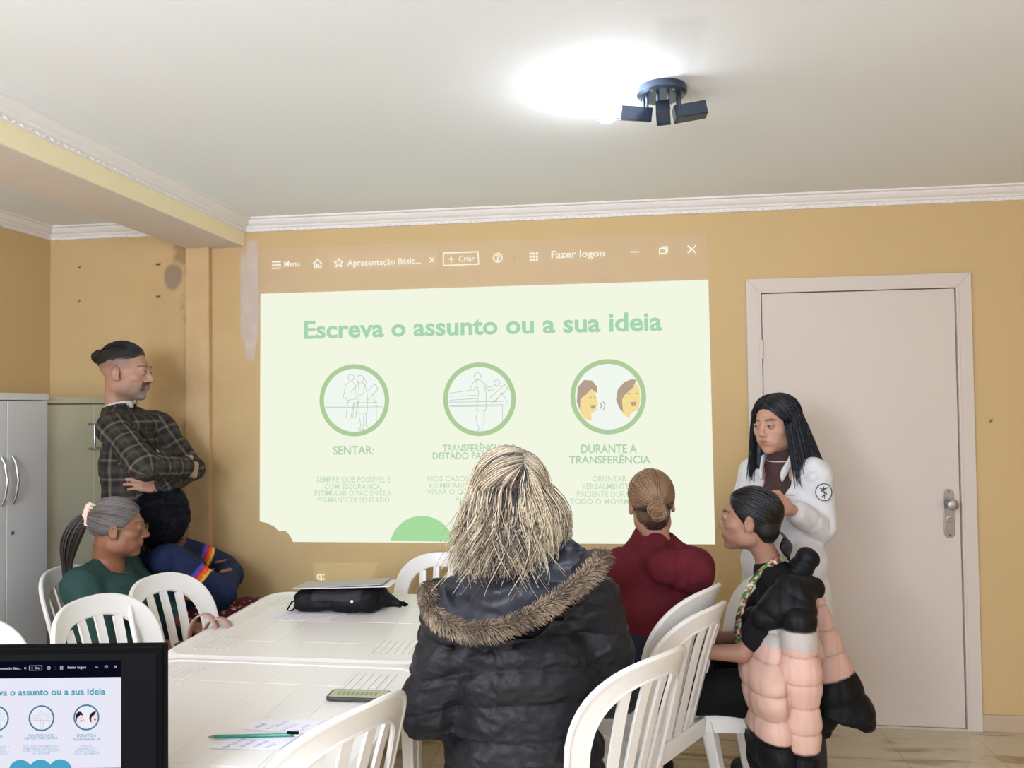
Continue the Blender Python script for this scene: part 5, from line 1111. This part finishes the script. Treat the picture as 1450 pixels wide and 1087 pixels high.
# ============================================================ girl in profile with ponytail
def girl():
    Y = 2.93; fb = -86; hcw = at(1060, 735, Y); loc = np.array([hcw[0]+.045, Y, 0.]); c = sit(w=.14, top=.86, thigh=.40); c.update(girth=.86, hs=.97, s=.85, neck=.82)
    c['hc'] = W2L(hcw, loc, fb); c['R'] = rotm(fb+74, 2, 0); c['nb'] = c['hc']+np.array([.01, -.075, -.165]); c['nb'][2] += .0; c['che'] = (0, -.07, .72); c['pel'] = (0, -.02, .545)
    c['sh'] = [(-.135, -.085, .865), (.135, -.085, .865)]; L = lambda px, py, y: W2L(at(px, py, y), loc, fb)
    c['el'] = [L(1052, 925, 2.80), L(1045, 905, 3.08)]; c['wr'] = [L(978, 922, 2.82), L(985, 903, 3.0)]
    c['hand'] = [dict(d=(.25, .9, -.05), n=(0, 0, -1), thumb=1, s=.9), dict(d=(-.25, .9, 0), n=(0, 0, -1), thumb=-1, s=.9)]; c['face'] = dict(jaw=.95, nose=.95, lips=1.1)
    o = person(c, loc, fb, 'person in a black T-shirt seen in profile with dark hair in a low ponytail', srgb(160, 116, 96), srgb(130, 80, 74), srgb(34, 26, 24), 'skin_olive', .004)
    bk = srgb(20, 19, 22); garment(c, o, 'black_t_shirt', flat(bk), 'black_cotton', .012, .0055, (.34, .34), .5, fold=.006, girth=.84, sl=1.12); trousers(c, o, srgb(10, 10, 12), 'black_leggings', .01)
    hc, R, s = c['hc'], c['R'], .97; T = lambda p: hc+R@(np.array(p)*s); dk = np.array(srgb(22, 18, 19))
    def ext(F, T_): F.u(T_(ell((0, -.065, -.03), (.058, .045, .055))), .03)
    hair_cap('hair', c, o, flat(dk), m_hair, (.079, .101, .088), ext); D = dirs_hair(800, .016); N = len(D); e = (0, -1, -.55)
    strands('hair_strands', pull(D, e, 12, CTR, (.081, .104, .090), R, hc, s, .015, .01, .003), m_hair, o, .0017, dk*RNG.uniform(.5, 1.9, (N, 1)))
    N = 300; K = 18; P_ = np.zeros((N, K, 3)); a = RNG.uniform(0, 6.28, N); r = np.sqrt(RNG.uniform(0, 1, N)); e0 = T((0, -.115, -.045)); pts = [e0, e0+[0, -.035, -.02], L(1105, 785, 2.90), L(1128, 800, 2.90), L(1140, 830, 2.9)]
    pts = np.array([np.asarray(p, float) for p in pts]); q_ = np.linspace(0, len(pts)-1, 25); pts = np.stack([np.interp(q_, np.arange(len(pts)), pts[:, k]) for k in range(3)], 1)
    for _ in range(12): pts[1:-1] = (pts[:-2]+2*pts[1:-1]+pts[2:])/4
    tt = np.linspace(0, len(pts)-1.001, K)
    for k in range(K):
        i = int(tt[k]); f = tt[k]-i; cx = pts[i]*(1-f)+pts[i+1]*f; w_ = .012+.014*math.sin(math.pi*k/(K-1)); P_[:, k] = cx+np.stack([np.cos(a)*r*w_, np.sin(a)*r*w_*.6, np.sin(a)*r*w_*.8], 1)
    strands('ponytail', P_, m_hair, o, .0024, dk*RNG.uniform(.5, 1.9, (N, 1)))
    # flowered cord round the neck, hanging in front
    nb = np.array(c['nb'])
    pl = [nb+[-.052, -.045, .04], nb+[-.066, .0, .025], nb+[-.055, .045, -.015], nb+[-.045, .075, -.06], nb+[-.035, .10, -.12], nb+[-.03, .115, -.18], nb+[-.03, .12, -.235], nb+[-.035, .12, -.27]]
    V = []; cols = []; Fc = []; n = 60; pl = np.array(pl)
    for i in range(n+1):
        u = i/n*(len(pl)-1.001); k = int(u); f = u-k; p = pl[k]*(1-f)+pl[k+1]*f; t = nrm(pl[k+1]-pl[k]); outn = nrm(np.array([-.9, .35, .2])); sd = nrm(np.cross(t, outn))
        for j in range(5): V.append(p+sd*(.011*(j/2-1))+outn*.004); q = np.array([i*.006, j*.006, 0])+3; nn = noise(q[None]*1.0, 90)[0]; cols.append(srgb(90, 120, 60) if nn > .25 else (srgb(220, 205, 180) if nn > 0 else (srgb(190, 110, 100) if nn > -.3 else srgb(70, 60, 40))))
        if i: b = (i-1)*5; Fc += [(b+j, b+j+1, b+j+6, b+j+5) for j in range(4)]
    sc = mesh_obj('flowered_lanyard', V, Fc, cloth('printed_ribbon'), o, True, np.array(cols)); sm = sc.modifiers.new('t', 'SOLIDIFY'); sm.thickness = .004
    curve('bracelet', [np.asarray(c['wr'][1])+[.0, .0, 0]+np.array([.028*math.cos(b), .004, .028*math.sin(b)]) for b in np.linspace(0, 6.28, 17)[:-1]], .005, m_black, o, 6, True)
girl()
# ============================================================ blonde woman in a black parka
def blonde():
    Y = 2.16; fb = -14; hcw = at(722, 705, Y); loc = np.array([hcw[0]+.03, Y, 0.]); c = sit(w=.175, top=.99); c.update(girth=1.3, hs=1.06, s=1.1)
    c['hc'] = W2L(hcw, loc, fb); c['R'] = rotm(fb+10, -2, 3); c['nb'] = c['hc']+np.array([.01, -.02, -.19]); L = lambda px, py, y: W2L(at(px, py, y), loc, fb)
    c['sh'] = [(-.175, -.0, .965), (.185, -.0, .975)]; c['che'] = (0, .0, .83); c['pel'] = (0, -.01, .58)
    c['el'] = [(-.25, -.0, .72), (.255, .04, .74)]; c['wr'] = [(-.20, .20, .66), (.16, .26, .66)]
    c['hand'] = [dict(d=(.3, .9, -.1), n=(0, 0, -1), thumb=1), dict(d=(-.4, .9, 0), n=(0, 0, -1), thumb=-1)]
    o = person(c, loc, fb, 'person with long blond hair in a black parka with fur-trimmed hood, seen from behind', srgb(205, 160, 138), srgb(170, 100, 95), srgb(90, 70, 55), 'skin_fair', .0055)
    bk = srgb(36, 35, 38); nb = np.array(c['nb'])
    def quilt(P):
        z = P[..., 2]+.25*np.abs(P[..., 0])**1.5+.01*noise(P, 6); q = np.abs(np.sin(z*math.pi/.085)); 
        w_ = fbm(P*np.array([1, 1, 2.0], np.float32)+.05*noise(P, 5)[..., None], 11, 3, 4); return -.013*np.sqrt(q+1e-4)+.008+.016*np.abs(w_)**.8-.004
    trim_px = [(606, 826, 2.10), (606, 842, 2.05), (612, 866, 2.0), (634, 884, 1.965), (668, 893, 1.94), (708, 889, 1.925), (750, 872, 1.93), (790, 848, 1.95), (822, 822, 1.98), (845, 800, 2.01), (856, 783, 2.06)]
    tr = np.array([L(*p) for p in trim_px])
    def ops(F):
        F.u(cap(nb-[.0, .01, .05], nb+[0, .0, .03], .10, .088), .04)
        low = tr*np.array([.94, 1, 1])+np.array([0, .05, -.03]); 
        for a, b in zip(low[:-1], low[1:]): F.u(cap(a, b, .028, .028), .04)
        F.disp(quilt)
    garment(c, o, 'black_parka', flat(bk, .05), 'parka_nylon', .026, .0045, (.97, .97), .40, ops, fold=.004, rough=.48, sl=1.22, bumpy=(22, .6, .012), shw=.006, girth=1.25)
    c['girth'] = .95; trousers(c, o, srgb(25, 28, 40), 'dark_jeans_blue', .004)
    # hood lining
    nu, nv = 60, 16; inner = np.array([L(*p) for p in [(652, 800, 2.12), (662, 792, 2.10), (680, 786, 2.08), (706, 782, 2.06), (735, 776, 2.06), (765, 768, 2.07), (790, 762, 2.09), (806, 758, 2.12)]])
    ip = lambda A, u: np.array([np.interp(u*(len(A)-1), np.arange(len(A)), A[:, k]) for k in range(3)])
    V = []
    for i in range(nu+1):
        for j in range(nv+1):
            u, v = i/nu, j/nv; a, b = ip(tr, u), ip(inner, u); p = a*(1-v)+b*v; sg = math.sin(math.pi*v)
            p = p+np.array([0, .02*sg-.0, -.02*sg]); n = float(fbm(np.array([[u*5+v*1.4, v*2.2, 0.0]]), 1.6, 3)[0]); p = p+np.array([0, -.03*abs(n)*sg*1.5+.012*sg*math.sin(u*19+v*5), .02*n*sg]); V.append(p)
    Fc = [(i*(nv+1)+j, (i+1)*(nv+1)+j, (i+1)*(nv+1)+j+1, i*(nv+1)+j+1) for i in range(nu) for j in range(nv)]
    ln = mesh_obj('hood_lining', V, Fc, mat('navy_satin', srgb(42, 43, 52), .5, .5, bump=(30, .3, .006)), o, True); ln.modifiers.new('t', 'SOLIDIFY').thickness = .006; ln.modifiers.new('s', 'SUBSURF').levels = 1
    rg = np.random.default_rng(9); tt = np.linspace(0, 1, 60); base = [ip(tr, u) for u in tt]
    br = np.array(srgb(138, 120, 102)); f = curve('fur_trim', base, .012, mat('fur_base', srgb(84, 70, 58), .9), o, 10)
    N = 5200; u = rg.uniform(0, 1, N); A = np.array([ip(tr, x) for x in u]); B_ = np.array([ip(tr, min(1, x+.02)) for x in u])-A; B_ = sph(B_+1e-6)
    d = sph(rg.normal(size=(N, 3))); d = sph(d-B_*(d*B_).sum(1)[:, None]*.8+np.array([0, -.25, -.1])); P_ = np.zeros((N, 5, 3)); ln_ = rg.uniform(.010, .026, N)
    for k in range(5): q = k/4; P_[:, k] = A+d*(.010+ln_[:, None]*q)+B_*(.012*q*q)+np.array([0, 0, -.006*q*q])
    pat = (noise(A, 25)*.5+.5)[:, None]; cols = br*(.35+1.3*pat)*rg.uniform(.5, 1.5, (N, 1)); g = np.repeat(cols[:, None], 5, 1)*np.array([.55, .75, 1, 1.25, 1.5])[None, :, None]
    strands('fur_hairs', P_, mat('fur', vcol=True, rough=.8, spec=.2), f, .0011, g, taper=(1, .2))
    # hair
    hc, R, s = c['hc'], c['R'], 1.06; blo = np.array(srgb(212, 194, 166)); mid = np.array(srgb(156, 134, 112)); dkr = np.array(srgb(66, 59, 59))
    def ext(F, T):
        F.u(T(ell((-.012, -.045, -.04), (.088, .055, .11))), .04)
    hair_cap('hair', c, o, flat(srgb(105, 86, 68)), m_hair, (.082, .102, .092), ext, .005, bump=.003)
    def batch(N, phi, ln, fl, curl, seed, rad, part=.30, jit=.007, nm='hair_strands', dark=False):
        rg = np.random.default_rng(seed); set_fall(N, ln, rg); P_ = fallhair(N, 20, hc, R, s, rad, part, phi, None, fl, curl, rg, back=-.05, mid=.40, jit=jit)
        cl = noise(P_[:, 10], 38)+.5*noise(P_[:, 10], 90)+rg.normal(0, .22, N); kk = np.where(cl > -.28, 0, np.where(cl > -.60, 1, 2)); kk = np.full(N, 2) if dark else kk; base = np.where(kk[:, None] == 0, blo, np.where(kk[:, None] == 1, mid, dkr))*rg.uniform(.8, 1.2, (N, 1)); t = np.linspace(0, 1, 20)
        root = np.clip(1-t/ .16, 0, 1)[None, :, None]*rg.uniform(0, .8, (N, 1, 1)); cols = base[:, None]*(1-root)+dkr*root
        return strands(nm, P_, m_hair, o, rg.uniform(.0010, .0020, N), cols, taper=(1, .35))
    batch(1300, (-125, -8), lambda n, g: g.uniform(.12, .215, n), lambda b, ph: b*(.022+.018*np.abs(np.sin(ph))), .010, 3, (.088, .106, .096))
    batch(600, (-40, 40), lambda n, g: g.uniform(.12, .205, n), lambda b, ph: b*(.030+.0*ph), .012, 5, (.086, .108, .096))
    batch(1100, (8, 125), lambda n, g: g.uniform(.10, .17, n), lambda b, ph: np.sin(b*2.6)*(.030+.022*np.abs(np.sin(ph))), .010, 6, (.088, .106, .096))
    batch(150, (-110, 60), lambda n, g: g.uniform(.17, .255, n), lambda b, ph: b*.045+.004+0*ph, .022, 8, (.091, .110, .099), jit=.010, nm='loose_hair')
    batch(260, (4, 20), lambda n, g: g.uniform(.09, .16, n), lambda b, ph: b*.028+.004+0*ph, .01, 12, (.0895, .109, .0975), dark=True)
blonde()
# ============================================================ jacket on the chair back
def jacket():
    Yc = 2.88; cx = at(1120, 850, Yc)[0]; loc = np.array([cx, Yc, 0.]); o = empty('puffer_jacket', loc); tag(o, 'pink and black quilted puffer jacket hanging over a white chair back beside the door', 'jacket')
    L = lambda px, py, y=2.88: at(px, py, y)-loc; blk, pnk, gry = np.array(srgb(14, 14, 16)), np.array(srgb(212, 170, 153)), np.array(srgb(186, 174, 166))
    m_j = cloth('jacket_nylon', .55, bump=(70, .3, .003))
    def seam(P, per, tilt=0, ph=0): q = np.abs(np.sin((P[..., 2]+tilt*P[..., 0]+ph)*math.pi/per)); return -.009*np.sqrt(q+1e-4)+.006
    def part(name, ops, per, tilt, zp, zg, col_fn, lo, hi, ph=0):
        F = Field(); ops(F); F.disp(lambda P: seam(P, per, tilt, ph)+folds(P*np.array([2.2, 1, .7], np.float32), .004, 9)); return solid(name, F, lo, hi, .0055, m_j, o, col_fn)
    mx = lambda c, k, t: c+(np.array(k)-c)*sst(t, -.003, .003)[:, None]
    sm_ = lambda z, per: (1-.28*(1-sst(np.abs(np.sin(z*math.pi/per)), .03, .16)))[:, None]
    # main body, hanging down over the back of the chair
    za, zb = L(1055, 882)[2], L(1090, 1015)[2]
    def colb(V):
        z = V[:, 2]+.05*V[:, 0]; c = mx(mx(mx(np.tile(pnk, (len(V), 1)), gry, z-za+.035), blk, z-za-.02), blk, zb-z)*sm_(V[:, 2]-.06*V[:, 0], .085); return c*(1+.04*fbm(V, 20, 2))[:, None]
    a, b, c_, d = L(1092, 900), L(1100, 1075), L(1180, 880, 3.0), L(1150, 1040, 3.0)
    def ops(F):
        F.u(ecap(L(1092, 890, 2.84), L(1084, 960, 2.82), .055, .078, (0, 1, 0), 2.4)); F.u(ecap(L(1084, 960, 2.82), L(1096, 1075, 2.82), .078, .085, (0, 1, 0), 2.3), .04); F.u(ecap(L(1120, 885, 2.97), L(1168, 940, 3.0), .045, .05, (0, 0, 1), 1.8), .04); F.u(ecap(L(1110, 960, 2.97), L(1165, 1010, 3.0), .05, .05, (0, 0, 1), 1.8), .04)
    part('jacket_body', ops, .085, -.06, 0, 0, colb, (-.4, -.4, .05), (.45, .4, 1.0))
    def colf(V):                                        # the far front flap spread to the right
        z = V[:, 2]-.28*(V[:, 0]-.1); zz = L(1195, 978)[2]; return mx(np.tile(pnk*1.0, (len(V), 1)), blk, zz-z)*sm_(V[:, 2]-.22*V[:, 0], .085)
    def opf(F):
        F.u(ecap(L(1160, 850, 3.0), L(1180, 1010, 3.0), .02, .10, (0, 1, 0), 1.1)); F.u(ecap(L(1165, 880, 3.0), L(1205, 1010, 3.0), .02, .085, (0, 1, 0), 1.1), .03); F.inter(plane(L(1200, 1018, 3.0), (-.34, 0, -1)), .012); F.inter(plane(L(1215, 945, 3.0), (1, 0, .42)), .02)
    part('jacket_front', opf, .085, -.22, 0, 0, colf, (-.3, -.4, .05), (.6, .5, 1.1))
    def cols(V):
        zz = L(1140, 1025)[2]; zt_ = L(1140, 880)[2]; z = V[:, 2]; c = mx(mx(mx(np.tile(pnk, (len(V), 1)), gry, z-zt_+.03), blk, z-zt_-.025), blk, zz-z)*sm_(z+.01, .080); return c*(1+.04*fbm(V, 20, 2))[:, None]
    def opsl(F):
        F.u(cap(L(1132, 880, 2.70), L(1134, 960, 2.68), .056, .060)); F.u(cap(L(1134, 960, 2.68), L(1138, 1030, 2.68), .060, .052), .03); F.u(cap(L(1138, 1030, 2.68), L(1138, 1110, 2.68), .052, .045), .02)
    part('jacket_sleeve', opsl, .080, 0, 0, 0, cols, (-.3, -.4, .0), (.4, .3, 1.1), .01)
    def oph(F):
        F.u(cap(L(1082, 872, 2.76), L(1120, 842, 2.76), .045, .058)); F.u(cap(L(1120, 842, 2.76), L(1148, 832, 2.80), .058, .042), .03); F.u(cap(L(1100, 866, 2.74), L(1138, 862, 2.72), .045, .045), .03)
        F.u(cap(L(1100, 850, 2.92), L(1142, 793, 2.92), .045, .043), .03); F.u(cap(L(1070, 880, 2.9), L(1110, 860, 2.95), .05, .05), .03)
    part('jacket_hood', oph, .11, .5, 0, 0, flat(blk*1.2, .1), (-.4, -.4, .5), (.4, .4, 1.2))
jacket()
# ============================================================ things lying about
def drawbag():
    c = (atz(410, 866, TZ)+atz(572, 859, TZ))/2; o = empty('drawstring_bag', (c[0], c[1]+.03, TZ)); tag(o, 'black drawstring bag lying on the far table under a folder', 'bag'); loc = np.array([c[0], c[1]+.03, TZ])
    F = Field(); F.u(rbox((-.03, 0, .043), (.165, .105, .042), .03)); F.u(cap((.10, 0, .045), (.205, .0, .02), .042, .013), .05); F.u(ell((-.17, -.02, .035), (.035, .08, .033)), .03)
    F.disp(lambda P: folds(P*np.array([1, 1, 1.5], np.float32), .009, 12)); F.inter(plane((0, 0, .002), (0, 0, -1)), .004)
    gry = np.array(srgb(52, 48, 54)); bk = np.array(srgb(16, 16, 20))
    def col(V): k = (np.abs(V[:, 0]+.02) < .10) & (V[:, 2] > .05); return np.where(k[:, None], gry, bk)
    solid('bag_body', F, (-.27, -.2, -.02), (.27, .2, .13), .005, cloth('bag_nylon', .6, bump=(50, .3, .003)), o, col)
    curve('drawstring', [(-.185, -.05, .045), (-.215, -.07, .035), (-.228, -.085, .006), (-.205, -.09, .006), (-.19, -.06, .03)], .0035, m_black, o, 6)
    curve('drawstring', [(.205, 0, .02), (.225, -.01, .028), (.238, .0, .016), (.225, .015, .008), (.208, .01, .016)], .005, m_black, o, 6)
    MB().lathe([(.006, 0), (.006, .003), (.003, .003)], 12, (.045, -.104, .05), (0, -1, .2)).build('eyelet', m_metal, o)
    f = empty('paper_folder', (c[0], c[1]+.03, TZ+.099)); tag(f, 'grey paper folder lying on top of the black bag', 'folder'); mg = mat('grey_card', srgb(186, 180, 170), .7)
    for nm, z, dx, tilt in (('folder_cover', .0, 0, .14), ('folder_sheet', -.006, .03, .05)):
        b = MB().box(-.20+dx, .15+dx, -.11, .11, -.0012, .0012).build(nm, mg if nm == 'folder_cover' else m_paper, f, loc=(.0, 0, z)); b.rotation_euler = (-.10, -tilt*.25, .12)
drawbag()
def handbag():
    Yb = 2.78; c = at(296, 900, Yb); o = empty('handbag', (c[0], Yb, .445)); tag(o, 'dusty pink handbag with loop handles on a white chair beside the far table', 'handbag'); mp = mat('dusty_pink_leather', srgb(186, 150, 138), .5, .4); zt = c[2]-.445-.0
    F = Field(); F.u(rbox((0, 0, zt*.45), (.045, .12, zt*.45), .03)); solid('bag_body', F, (-.12, -.22, -.05), (.12, .22, zt+.08), .007, mp, o)
    for k, (dx, hh) in enumerate(((-.02, .085), (.025, .07))):
        pts = [np.array([dx+.06*math.cos(a)*1.0, .02*k, zt*.9-.005+hh*1.25*math.sin(a)]) for a in np.linspace(math.pi, 0, 18)]; V = []
        for p in pts: V += [p+[0, -.018, 0], p+[0, .018, 0]]
        ob = mesh_obj('handle', V, [(2*i, 2*i+1, 2*i+3, 2*i+2) for i in range(17)], mp, o, True); ob.modifiers.new('t', 'SOLIDIFY').thickness = .004
handbag()
